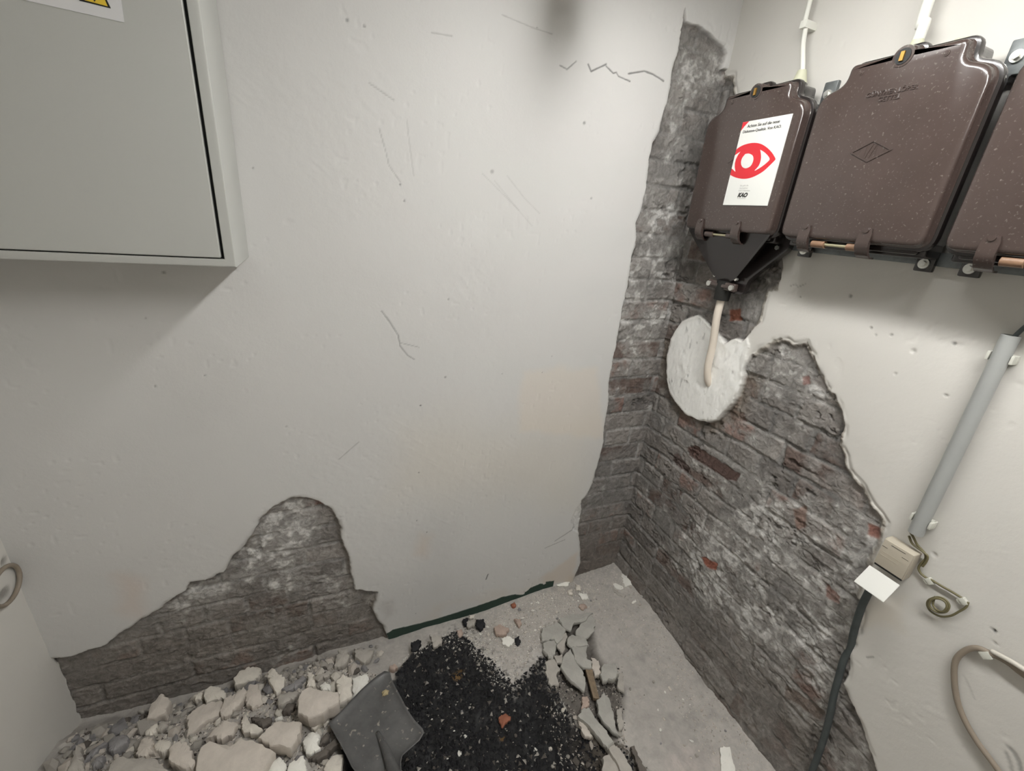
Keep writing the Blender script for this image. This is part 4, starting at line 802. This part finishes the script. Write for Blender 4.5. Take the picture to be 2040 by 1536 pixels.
# ------------------------------------------------------------------ grey cabinet
def text_obj(name, body, size, m, parent, M, align='LEFT', extrude=0.0002, shear=0, bold=0):
    cu = bpy.data.curves.new(name, 'FONT'); cu.body = body; cu.size = size; cu.align_x = align; cu.extrude = extrude; cu.shear = shear; cu.offset = bold
    o = bpy.data.objects.new(name, cu); C.objects.link(o); bpy.context.view_layer.update()
    me = bpy.data.meshes.new_from_object(o.evaluated_get(bpy.context.evaluated_depsgraph_get())); me.name = name
    for v in me.vertices:
        v.co.y = min(max(v.co.y, -size * (0.4 + 1.1 * body.count('\n'))), size * 1.3)
    C.objects.unlink(o); bpy.data.objects.remove(o); me.transform(M); return link(name, me, m, parent)
def build_cabinet():
    x1, x0, z0, z1, yf = -0.173, -0.775, 1.444, 2.21, 1.12
    root = empty('electrical_cabinet', (x1, YB, z0), 'large light grey steel cabinet hanging on the back wall with a warning sign', 'cabinet')
    X, Y, Z = lambda v: v - x1, lambda v: v - YB, lambda v: v - z0
    w_ = 0.030
    fr = 0.020; z1_ = Z(z1)
    def rect(i, y, bi=None): bi = i * .8 if bi is None else bi; return [(X(x0) + i, y, bi), (X(x1) - i, y, bi), (X(x1) - i, y, z1_ - i), (X(x0) + i, y, z1_ - i)]
    b = MB(); b.loft([rect(0, Y(YB) - .001), rect(0, Y(yf) + .0035), rect(.001, Y(yf) + .001, .001), rect(.0035, Y(yf), .0035), rect(fr - .001, Y(yf)), rect(fr, Y(yf) + .001), rect(fr, Y(yf) + .019)])
    b.out('housing', M_CAB, root, ang=30)
    MB().box(X(x0) + fr, X(x1) - fr, Y(yf + .012), Y(yf + .019), fr * .8, Z(z1) - fr).out('dark_door_gap', M_GAP_SHADE, root)  # dark sheet painted as the shade in the gap around the door
    dr = MB().box(X(x0) + fr + .004, X(x1) - fr - .006, Y(yf - .002), Y(yf + .0125), fr * .8 + .0025, Z(z1) - fr - .003, .003, 3).out('door', M_CAB, root, ang=30)
    # tilted white warning sign, glued on the door
    P = [on(a, bb, 1, yf - .0025) for a, bb in ((-60, -24), (248, 45), (238, -25), (230, -95), (-60, -160))]
    sg = MB(); f0 = [(X(p[0]), Y(p[1]), Z(p[2])) for p in P]; f1 = [(x, y - .0004, z) for x, y, z in f0]; sg.loft([f0, f1]); s = sg.out('warning_sign', mat('sign_film', srgb(212, 212, 212), 0.5), root)
    def tri(pts, dy, name, m):
        q = [on(a, bb, 1, yf - .003) for a, bb in pts]; g = MB(); a0 = [(X(p[0]), Y(p[1]) - dy, Z(p[2])) for p in q]; a1 = [(x, y - .0003, z) for x, y, z in a0]; g.loft([a0, a1]); return g.out(name, m, s)
    tri([(158, 1.5), (221, 17), (180, -70)], 0, 'triangle_border', M_BLK)
    tri([(163, -1), (215, 13.0), (181, -62)], .0004, 'triangle', M_YEL)
    tri([(184.5, -3), (189, 4), (193, -3), (188, -30)], .0008, 'bolt_symbol', M_BLK)
build_cabinet()

# ------------------------------------------------------------------ fuse boxes
def rounded(pts, r=0.012, k=5):
    """round the corners of a closed polygon; each point may carry its own radius"""
    o = []; n = len(pts)
    for i in range(n):
        p = np.array(pts[i][:2]); a = np.array(pts[i - 1][:2]); b = np.array(pts[(i + 1) % n][:2]); rr = pts[i][2] if len(pts[i]) > 2 else r
        da, db = a - p, b - p; la, lb = np.linalg.norm(da), np.linalg.norm(db); t = min(rr, la * .49, lb * .49); A = p + da / la * t; B = p + db / lb * t
        for j in range(k + 1):
            s = j / k; o.append(tuple((1 - s) ** 2 * A + 2 * s * (1 - s) * p + s * s * B))
    return o
def offset_poly(P, d):
    n = len(P); o = []
    for i in range(n):
        a = np.array(P[i - 1]); p = np.array(P[i]); b = np.array(P[(i + 1) % n]); t = b - a; t = t / (np.linalg.norm(t) + 1e-9); nn = np.array([t[1], -t[0]]); o.append(tuple(p + nn * d))
    return o
Z0 = 1.612
COVER = rounded([(-.1625, 0, .022), (.1625, 0, .022), (.1625, .318, .03), (.108, .336, .02), (.106, .373, .012), (.020, .373, .008), (.016, .384, .010), (-.016, .384, .010), (-.020, .373, .008), (-.106, .373, .012), (-.108, .336, .02), (-.1625, .318, .03)])
XF = 1.140
def bx(d): return XF + d            # depth d behind the cover's front
def build_box(yc, label, funnel=False, gl=(), sticker=False, first=False):
    root = empty('fuse_box', (XR, yc, Z0), label, 'fuse box', 'cast iron fuse boxes on the right wall')
    W = lambda u, z, d: (XF + d - XR, -u, z)           # u to the right seen from the room, z up, d behind the front face
    def rg(off, d, dz=0): return [W(u, z + dz, d) for u, z in offset_poly(COVER, off)]
    cv = MB().loft([rg(-.010, 0), rg(-.004, .0012), rg(-.001, .004), rg(0, .008), rg(0, .022), rg(.003, .025)], True, True).out('cover', M_IRON, root, ang=50)
    MB().loft([rg(.004, .0255), rg(.0085, .027), rg(.010, .031), rg(.010, .040), rg(.006, .043), rg(.001, .047), rg(.001, .095), rg(-.004, .100)], True, True).out('housing', M_IRON2, root, ang=50)
    fl = MB(); fl.box(*sorted((W(0, 0, .030)[0], W(0, 0, .092)[0])), -.146, .146, -.016, .03, .008, 3).box(*sorted((W(0, 0, .040)[0], W(0, 0, .099)[0])), -.158, .158, -.022, .02, .006, 3); fl.out('lower_flange', M_IRON2, root, ang=40)
    # lock ring at the top edge
    lk = MB(); c0, c1_ = W(0, .366, -.001), W(0, .366, .012); lk.cyl(c0, c1_, .0195, .0215, 28); lo = lk.out('lock_ring', M_IRON, cv, ang=50)
    MB().cyl(W(0, .366, -.0022), W(0, .366, .002), .0145, n=24).out('lock_well', M_GAP_SHADE, cv)  # dark disc stands for the shade inside the lock recess
    MB().box(*(sorted((W(0, 0, -.006)[0], W(0, 0, 0)[0]))), -.0035, .0035, .357, .374).out('lock_key', M_BRASS, cv)
    for s in (-1, 1):
        MB().cyl(W(s * .078, .353, -.0012), W(s * .078, .353, .003), .0055, .0065, 16).cyl(W(s * .078, .353, -.002), W(s * .078, .353, .0), .003, .004, 12).out('rivet', M_IRON, cv, ang=40)
    # embossed rhombus
    def rhomb(k): return [W(.044 * k, .190, 0), W(0, .190 + .022 * k, 0), W(-.044 * k, .190, 0), W(0, .190 - .022 * k, 0)]
    em = MB(); A, B = rhomb(1), rhomb(.86); A2 = [(x - .0018, y, z) for x, y, z in A]; B2 = [(x - .0018, y, z) for x, y, z in B]
    em.loft([A, A2, B2, B], False, False)
    for t in (-.024, -.012, .010, .026): em.box(W(0, 0, -.0007)[0], W(0, 0, .0003)[0], -t - .0012, -t + .0012, .190 - .016 + abs(t) * .5, .190 + .016 - abs(t) * .5)
    for t in (-.004, .004): em.tube([W(t - .004, .176, 0), W(t, .190, -.0006), W(t + .006, .205, 0)], .0010, 6)
    em.out('embossed_mark', M_IRON, cv)
    # M: text x -> -y (to the right in view), text y -> z, text z -> -x
    def TM(u, z, d=0): return Matrix.Translation(W(u, z, d)) @ Matrix(((0, 0, -1, 0), (-1, 0, 0, 0), (0, 1, 0, 0), (0, 0, 0, 1)))
    if not sticker:
        t = text_obj('embossed_lettering', 'GÜNTHER LÖPER\nGETTEL', .0125, M_IRON, cv, TM(0, .300, -.0003), 'CENTER', .0011, bold=.0003)
    # two straps with rivets and the hinge pin between brown knuckles
    for s in (-.092, .052):
        st = MB(); h = .014
        prof = [(.030, -.0035), (.018, -.0045), (.000, -.006), (-.012, -.004), (-.026, .006), (-.034, .018), (-.034, .034), (-.030, .034), (-.030, .020), (-.022, .010), (-.008, .004), (.030, .003)]
        st.loft([[W(s + q * h * (1 if z < 0.02 else .75), z, d) for z, d in prof] for q in (-1, -.9, .9, 1)]); st.out('strap', M_IRON, root, ang=35)
        MB().cyl(W(s, .026, -.007), W(s, .026, 0), .0055, .007, 14).out('strap_rivet', M_IRON, cv, ang=40)
    zz, dd = -.012, .012; kx = M_KNUCKLE if not sticker else M_IRON
    MB().cyl(W(-.072, zz, dd), W(-.040, zz, dd), .0085, n=18).out('hinge_knuckle', kx, root, ang=40)
    MB().cyl(W(.014, zz, dd), W(.040, zz, dd), .0085, n=18).out('hinge_knuckle', kx, root, ang=40)
    MB().cyl(W(-.045, zz, dd), W(.020, zz, dd), .0035, n=12).out('hinge_pin', M_BOLT, root, ang=40)
    # mounting feet with bolts
    feet = [(-.140, -.032), (.140, -.032)] + [(-.150, .330), (.150, .348)]
    for u, z in feet:
        MB().box(*sorted((W(0, 0, .088)[0], W(0, 0, .100)[0])), -u - .018, -u + .018, z - (.017 if z < 0 else .03), z + .030, .004).out('mounting_foot', M_IRON2 if z < 0 else M_RAIL, root, ang=30)
        if True:
            bo = MB().cyl(W(u, z, .0835), W(u, z, .089), .0105, n=20).cyl(W(u, z, .077), W(u, z, .084), .0065, n=6).out('mounting_bolt', M_STEEL, root, ang=30)
    # cable entries on top
    for u, kind in gl:
        z = .373; d = .082
        if kind == 'plug': MB().cyl(W(u, z - .01, d), W(u, z + .010, d), .020, n=8).cyl(W(u, z + .008, d), W(u, z + .026, d), .018, .013, 20).out('entry_plug', M_GLAND, root, ang=30)
        else:
            MB().cyl(W(u, z - .01, d), W(u, z + .014, d), .0215, n=8).out('gland_nut', M_IRON2 if kind == 'dark' else M_GLAND, root, ang=30)
            MB().cyl(W(u, z + .012, d), W(u, z + .045, d), .020, .011, 20).out('gland_cone', M_GLAND, root, ang=30)
    if funnel:
        fn = rounded([(-.150, .006, .01), (.148, .006, .01), (.030, -.138, .02), (-.030, -.138, .02)])
        def fr(off, d): return [W(u, z, d + max(0, -z) * .30) for u, z in offset_poly(fn, off)]
        MB().loft([fr(-.012, .016), fr(-.004, .018), fr(0, .024), fr(0, .040), fr(.008, .042), fr(.008, .052), fr(.002, .054)]).out('cable_funnel', M_IRON2, root, ang=45)
        fn2 = rounded([(-.150, .0, .01), (.175, .010, .01), (.175, -.035, .01), (.075, -.135, .012), (.068, -.182, .01), (.030, -.185, .01), (-.040, -.170, .01), (-.05, -.13, .01)])
        MB().loft([[W(u, z, .080) for u, z in fn2], [W(u, z, .100) for u, z in fn2]]).out('back_plate', M_IRON2, root, ang=45)
        # clamp and rubber sleeve
        MB().box(W(0, 0, .052)[0], W(0, 0, .070)[0], -.056, .056, -.178, -.152, .005, 3).box(W(0, 0, .047)[0], W(0, 0, .060)[0], -.040, .040, -.171, -.159, .004, 3).out('clamp_bar', M_IRON, root, ang=40)
        for s in (-.046, .046):
            MB().cyl(W(s, -.165, .046), W(s, -.165, .053), .0085, n=16).out('clamp_screw', M_STEEL, root, ang=30)
        for s in (-.040, .046): MB().cyl(W(s, -.138, .058), W(s, -.138, .066), .005, n=12).out('funnel_screw', M_STEEL, root, ang=30)
        MB().cyl(W(0, -.150, .072), W(0, -.212, .072), .027, .024, 24).out('rubber_sleeve', M_BLK, root, ang=40)
    if sticker:
        y0, y1, z0s, z1s = .934, 1.088, 1.686, 1.906; u0, u1 = yc - y1, yc - y0
        sp = MB(); sp.loft([[W(u0, z0s - Z0, .0001), W(u1, z0s - Z0, .0001), W(u1, z1s - Z0, .0001), W(u0, z1s - Z0, .0001)], [W(u0, z0s - Z0, -.0022), W(u1, z0s - Z0, -.0022), W(u1, z1s - Z0, -.0022), W(u0, z1s - Z0, -.0022)]])
        sk = sp.out('sticker', M_WHITE, root); sk['label'] = 'white sticker with a red eye and black lettering'
        def SP(px, py):  # pixel on the sticker plane -> local (u, z)
            q = on(px, py, 0, XF - .0004); return (yc - q[1], q[2] - Z0)
        def s1(*p): return [SP(1400 + x * .1302, 220 + y * .1302) for x, y in p]
        def flat(pts, d, name, m):
            g = MB(); g.loft([[W(u, z, d) for u, z in pts], [W(u, z, d - .0002) for u, z in pts]]); return g.out(name, m, sk)
        crn = s1((612, 165), (722, 155), (650, 240), (572, 318)); crn = [(max(u, u0 + .0002), z) for u, z in crn]; crn[3] = (u0 + .0002, crn[3][1]); crn[0] = (u0 + .0002, z1s - Z0 - .0002); crn[1] = (crn[1][0], z1s - Z0 - .0002)
        flat(crn, -.0022, 'red_corner', M_RED)
        eye = [SP(*p) for p in spline([(1400 + x * .1302, 220 + y * .1302) for x, y in ((505, 608), (600, 545), (700, 510), (800, 497), (900, 515), (990, 570), (1060, 640), (1100, 700), (1120, 745), (1100, 775), (1020, 855), (930, 935), (820, 1000), (720, 1038), (620, 1048), (520, 1030), (450, 1000), (410, 975))], 4)]
        eye = [(max(u, u0 + .0002), z) for u, z in eye]; flat(eye, -.0022, 'red_eye', M_RED)
        lf = s1((585, 632), (550, 680), (515, 750), (500, 810), (497, 870), (508, 940), (430, 890), (475, 690)); lf = [(max(u, u0 + .0002), z) for u, z in lf]; lf[-1] = (u0 + .0002, lf[-1][1]); lf[-2] = (u0 + .0002, lf[-2][1]); flat(lf, -.0026, 'eye_white', M_WHITE)
        flat([SP(*p) for p in spline([(1400 + x * .1302, 220 + y * .1302) for x, y in ((888, 602), (900, 680), (897, 760), (865, 850), (800, 925), (900, 870), (990, 800), (1032, 750), (1010, 700), (950, 640), (888, 602))], 3)[:-1]], -.0026, 'eye_white', M_WHITE)
        flat([SP(*p) for p in spline([(1400 + x * .1302, 220 + y * .1302) for x, y in ((660, 668), (715, 662), (770, 690), (785, 745), (765, 815), (725, 865), (660, 888), (610, 860), (594, 800), (612, 730), (660, 668))], 3)[:-1]], -.0026, 'pupil', M_WHITE)
        def txt(s, px, py, size, m, shear=0.15, bold=.0001):
            u, z = SP(px, py); text_obj('lettering', s, size, m, sk, TM(u, z, -.0024), 'LEFT', .0001, shear, bold)
        for dx in (0, .35):
            txt('Achten Sie auf die neue', 1489 + dx, 255, .0108, M_INK, .05, 0); txt('Disketten-Qualität. Von KAO.', 1480 + dx, 266, .0100, M_INK, .05, 0)
        txt('Sie geht die', 1475, 371.5, .0062, M_INK2, .05); txt('innovativen', 1474, 376.5, .0062, M_INK2, .05); txt('KAO Disketten.', 1472, 381.5, .0062, M_INK2, .05)
        txt('KAO', 1470, 392.5, .0150, M_INK, .25, .0011); txt('Kao Diskettensysteme', 1469.5, 396, .0032, M_INK2, 0)
    return root
build_box(1.070, 'leftmost of the three dark brown iron fuse boxes, with red eye sticker and funnel', True, ((-.030, 'plug'), (.060, 'dark')), True)
build_box(0.712, 'middle one of the three dark brown iron fuse boxes, plain cover with raised lettering', False, ((-.032, 'pale'), (.052, 'plug')))
build_box(0.352, 'rightmost of the three dark brown iron fuse boxes, cut off by the photo edge', False, ((.02, 'pale'),))
rail = MB().box(XR - .0215, XR - .001, 0.10, 0.90, 1.577, 1.606, .002).box(XR - .0215, XR - .001, 0.10, 0.90, 1.925, 1.952, .002).out('mounting_rail', M_RAIL, None, ang=30)
tag(rail, 'long galvanised steel rail on the wall behind the fuse boxes', 'rail')
MB_ = MB().cyl((XR + .020, on(1396, 592, 0, XR)[1], on(1396, 592, 0, XR)[2]), (XR + .003, on(1396, 592, 0, XR)[1], on(1396, 592, 0, XR)[2]), .0055, n=16).out('nail_head', M_STEEL, None, ang=30)
tag(MB_, 'single round metal nail head in the bricks left of the funnel', 'nail')

# ------------------------------------------------------------------ cables, pipe, junction box
def cable(name, pts, r, m, label, clips=(), clipm=M_CLIP, smooth=8):
    root = empty(name, tuple(pts[0]), label, 'cable'); o = np.array(pts[0]); P = spline([np.array(p) - o for p in pts], smooth)
    MB().tube(P, r, 14).out('sheath', m, root, smooth=True)
    for (y, z, along) in clips:      # along: unit direction (y,z) of the cable
        a = np.array([0, along[0], along[1]]); c = np.array([XR, y, z]) - o; R = MB(); n_ = np.array([0, -along[1], along[0]])
        rr = r[0] if hasattr(r, '__len__') else r
        R.box(-.0075, .0075, -rr - .003, rr + .003, 0, 2 * rr + .004, .0015); R.box(-.006, .006, rr + .002, rr + .009, 0, .007, .0015)
        M_ = Matrix(((0, 0, -1, c[0]), (a[1], n_[1], 0, c[1]), (a[2], n_[2], 0, c[2]), (0, 0, 0, 1))); bmesh.ops.transform(R.bm, matrix=M_, verts=R.bm.verts); R.out('clip', clipm, root, ang=30)
    return root
def W3(px, py, off=0.0): q = on(px, py, 0, XR - off); return (q[0], q[1], q[2])
g1 = (XF + .082, 1.070 - .060); g2 = (XF + .082, 0.712 + .032)
t1 = W3(1613, 5, .030); t2 = W3(1851, 0, .032)
cable('ceiling_cable', [(g1[0], g1[1], 1.985), (g1[0], g1[1], 2.03), W3(1600, 90, .036), W3(1606, 50, .031), t1, (t1[0], t1[1], ZC)], .0058, M_PCABLE,
      'thin white-painted cable running up from the sticker fuse box')
k1 = W3(1606, 50, .031); kb = MB().box(-.013, .031, -.009, .009, -.009, .009, .002).out('cable_clip', M_PCABLE, bpy.data.objects['ceiling_cable'], ang=30)
kb.location = tuple(np.array(k1) + np.array([.0, 0, 0]) - np.array([g1[0], g1[1], 1.985]))
cable('ceiling_cable', [(g2[0], g2[1], 1.98), (g2[0], g2[1], 2.03), W3(1843, 42, .036), t2, (t2[0], t2[1], ZC)], .0105, M_PCABLE,
      'thick white-painted cable running up from the middle fuse box')
cable('supply_cable', [(XF + .072, 1.070, 1.41), (XF + .074, 1.070, 1.34), (XR - .030, 1.073, 1.24), (XR - .024, 1.074, 1.16), (XR - .006, 1.071, 1.105), (XR + .020, 1.066, 1.085)], .0125, M_WCABLE,
      'cream white cable coming down from the funnel into the white plaster patch')
cable('floor_cable', [W3(1742, 1150, .004), W3(1730, 1180, .008), W3(1716, 1210, .008), W3(1702, 1255, .003), W3(1694, 1292, -.006), W3(1682, 1312, -.004), W3(1672, 1345, .000), W3(1660, 1390, .004), W3(1650, 1440, .006), W3(1635, 1490, .008), W3(1616, 1540, .012), W3(1590, 1600, .016)], .0088, M_DKCABLE,
      'dark grey cable hanging from the junction box down over the bricks')
cable('loop_cable', [W3(2120, 1400, .009), W3(2040, 1345, .009), W3(2005, 1318, .009), W3(1970, 1300, .009), W3(1945, 1291, .009), W3(1922, 1297, .009), W3(1904, 1316, .009), W3(1901, 1350, .009), W3(1907, 1395, .009), W3(1922, 1435, .009), W3(1947, 1478, .009), W3(1978, 1520, .009), W3(2010, 1565, .009), W3(2060, 1640, .009)], .0058, M_TAUPE,
      'taupe cable bending in a loop at the lower right', clips=[(W3(1970, 1302)[1], W3(1970, 1302)[2], (-.78, -.62))])
cable('wall_cable', [W3(2120, 1385, .020), W3(2050, 1340, .018), W3(2015, 1318, .018), W3(1975, 1297, .010)], .0050, mat('dusty_cable_paint', srgb(196, 191, 181), 0.6), 'white-painted cable lying along the upper run of the taupe loop')
cable('pipe_top_cable', [W3(2100, 610, .02), W3(2050, 645, .02), W3(2030, 662, .02), W3(2016, 676, .02)], .004, M_DKCABLE, 'short dark cable entering the top of the grey pipe')
def cc(x, y): return (1660 + x * .1693, 1000 + y * .1693)
def wire(pts, off, *a, **k): return cable('telephone_wire', [W3(*cc(*p), o) for p, o in zip(pts, off)], *a, **k)
wire([(900, 340), (950, 430), (985, 500), (1040, 560), (1080, 610), (1085, 670), (1030, 730), (1005, 780), (1030, 840), (1090, 890), (1150, 915), (1250, 975), (1400, 1060), (1545, 1150)], [.02, .018, .014, .012, .010] + [.006] * 9, .0026, M_OLIVE,
     'olive telephone wire from the pipe around the junction box to the far clip', clips=[(W3(*cc(1150, 925))[1], W3(*cc(1150, 925))[2], (-.80, -.60)), (W3(*cc(1548, 1160))[1], W3(*cc(1548, 1160))[2], (-.80, -.60))])
wire([(890, 400), (925, 485), (990, 540), (1060, 590), (1110, 640), (1095, 700), (1050, 760)], [.02, .016, .014, .013, .012, .010, .008], .0024, M_OLIVE, 'second olive wire hugging the corner of the junction box')
coil = [(1590, 1180), (1560, 1240), (1480, 1290), (1380, 1340), (1260, 1345), (1150, 1290), (1105, 1210), (1130, 1150), (1230, 1120), (1320, 1150), (1365, 1220), (1330, 1290), (1240, 1300), (1160, 1260), (1130, 1200), (1170, 1145), (1250, 1140), (1320, 1180), (1335, 1240), (1290, 1290), (1220, 1270), (1175, 1215), (1180, 1160), (1200, 1115)]
wire(coil, [.006, .006, .006, .007, .008, .009, .010, .011, .012, .013, .014, .015, .016, .017, .018, .019, .019, .019, .019, .018, .016, .015, .014, .014], .0022, M_OLIVE, 'olive wire end wound into a small coil')

pr = .0145; pt = W3(2015, 668, .020); pb = W3(1824, 1062, .020); yp = (pt[1] + pb[1]) / 2
root = empty('conduit_pipe', (XR, yp, pb[2]), 'straight grey plastic pipe fixed upright on the right wall above the junction box', 'pipe')
Lp = lambda x, y, z: (x - XR, y - yp, z - pb[2])
pg = MB(); rings = []
for zz, rr in ((pb[2] + .006, pr - .003), (pb[2], pr - .003), (pb[2], pr), (pt[2], pr), (pt[2], pr - .003), (pt[2] - .006, pr - .003)):
    rings.append([Lp(XR - .020 + rr * math.cos(a * math.pi / 16), yp + (pt[1] - yp) * ((zz - pb[2]) / (pt[2] - pb[2]) * 2 - 1) + rr * math.sin(a * math.pi / 16), zz) for a in range(32)])
pg.loft(rings).out('tube', M_PIPE, root, ang=40)
for px_, py_ in ((2008, 716), (1840, 1040)):
    q = on(px_, py_, 0, XR - .02); f = (q[2] - pb[2]) / (pt[2] - pb[2]); yy = yp + (pt[1] - yp) * (f * 2 - 1)
    s = MB(); s.box(-.013, -.0005, yy - yp - pr - .007, yy - yp + pr + .007, q[2] - pb[2] - .009, q[2] - pb[2] + .009, .002)
    for sg in (-1, 1): s.box(-.026, -.003, yy - yp + sg * (pr + .0035) - .0028, yy - yp + sg * (pr + .0035) + .0028, q[2] - pb[2] - .009, q[2] - pb[2] + .009, .002)
    s.out('saddle_clip', M_CLIP, root, ang=30)

def build_junction():
    y0, y1, z0, z1, xf = .3595, .4235, .868, .945, XR - .034
    root = empty('junction_box', (XR, y0, z0), 'small ivory plastic junction box with its white lid hanging open', 'junction box')
    Y, Z = lambda y: y - y0, lambda z: z - z0; w_, h_ = y1 - y0, z1 - z0
    MB().box(-.030, -.0005, 0, w_, 0, h_, .003, 3).out('housing', M_JB, root, ang=30)
    MB().box(-.034, -.0295, .0012, w_ - .0012, .004, h_ - .0012, .0015, 2).out('terminal_plate', M_JB, root, ang=30)
    MB().box(-.0345, -.0335, .006, .0195, h_ - .021, h_ - .0203).box(-.0345, -.0335, w_ - .014, w_ - .003, h_ - .021, h_ - .0203).box(-.0345, -.0335, .016, w_ - .018, h_ - .0085, h_ - .0075).out('latch_slot', M_GAP_SHADE, root)
    MB().box(-.0345, -.0335, .014, w_ - .008, h_ * .55, h_ * .55 + .0012).box(-.0345, -.0335, .020, w_ - .006, h_ * .42, h_ * .42 + .001).out('embossed_line', M_JB, root)
    MB().box(-.030, -.024, .002, w_ - .002, -.003, .0035, .001).out('hinge_shadow_gap', M_GAP_SHADE, root)
    A = on(1731, 1127, 0, xf); B = on(1794, 1164, 0, xf); Cc = on(1760, 1199, 0, xf - .040); D = on(1701, 1159, 0, xf - .040)
    zt = (A[2] + B[2]) / 2; zb = (Cc[2] + D[2]) / 2; ya, yb = (A[1] + D[1]) / 2, (B[1] + Cc[1]) / 2
    c = [(xf - XR, ya - y0, zt - z0), (xf - XR, yb - y0, zt - z0), (xf - .040 - XR, yb - y0, zb - z0), (xf - .040 - XR, ya - y0, zb - z0)]
    n_ = (Vector(c[1]) - Vector(c[0])).cross(Vector(c[3]) - Vector(c[0])).normalized() * .0022
    if n_.z > 0: n_ = -n_
    l = MB(); l.loft([[tuple(Vector(p) + n_) for p in c], c]); 
    bmesh.ops.bevel(l.bm, geom=l.bm.edges[:], offset=.0008, segments=2, affect='EDGES'); l.out('lid', M_FLAP, root)
build_junction()

# ring-shaped cable loop on the left wall
q = on(2, 1168, 0, XL); pts = []
for k in range(28):
    a = k / 28 * 2 * math.pi; pts.append((0.010, .054 * math.cos(a), .046 * math.sin(a)))
rl = empty('cable_ring', (XL, q[1] + .0, q[2]), 'brownish cable ring fixed on the left wall at the photo edge', 'cable')
MB().tube(pts, .0055, 12, closed=True).out('sheath', M_TAUPE, rl, smooth=True)

# ------------------------------------------------------------------ ceiling lamp (above the picture)
def build_lamp(x, y0, y1, power, label):
    lr = empty('ceiling_lamp', (x, (y0 + y1) / 2, ZC), label, 'lamp', 'fluorescent lamps under the ceiling')
    hl = (y1 - y0) / 2; zt = LAMP_Z - ZC; w2 = LAMP_W / 2
    fx = MB().box(-w2 - .006, w2 + .006, -hl, hl, zt + .012, 0.0, .004)
    for s in (-1, 1): fx.box(*sorted((s * w2, s * (w2 + .006))), -hl, hl, zt + .004, zt + .02)
    fx.out('fixture', M_PAINT, lr, ang=30)
    MB().box(-w2, w2, -hl + .02, hl - .02, zt - .012, zt + .011, .006, 3).out('diffuser', mat('lit_diffuser', (1, 1, 1, 1), 0.5, emit=(*LAMP_COLOR, power)), lr)
    for s in (-1, 1):
        MB().box(-w2 - .008, w2 + .008 - (.03 if s > 0 else 0), s * hl - .022, s * hl + .022, zt - (.135 if s > 0 and x > 0 and y1 > .5 else .045), zt + .062, .004).out('end_cap', M_PAINT, lr, ang=30)  # cap by the back wall hangs lower, shaped to cast a shadow there
build_lamp(LAMP_X, LAMP_Y0, LAMP_Y1, LAMP_POWER, 'fluorescent lamp under the ceiling close to the back wall')
build_lamp(LAMP_X, LAMP_Y0 - 1.0, LAMP_Y0 - 0.05, REAR_POWER, 'fluorescent lamp under the ceiling above the camera')
build_lamp(-0.35, -1.5, -0.6, LEFT_FILL_POWER, 'added fill lamp under the ceiling behind the camera, nearer the left wall')  # unseen lamp added as weak fill light
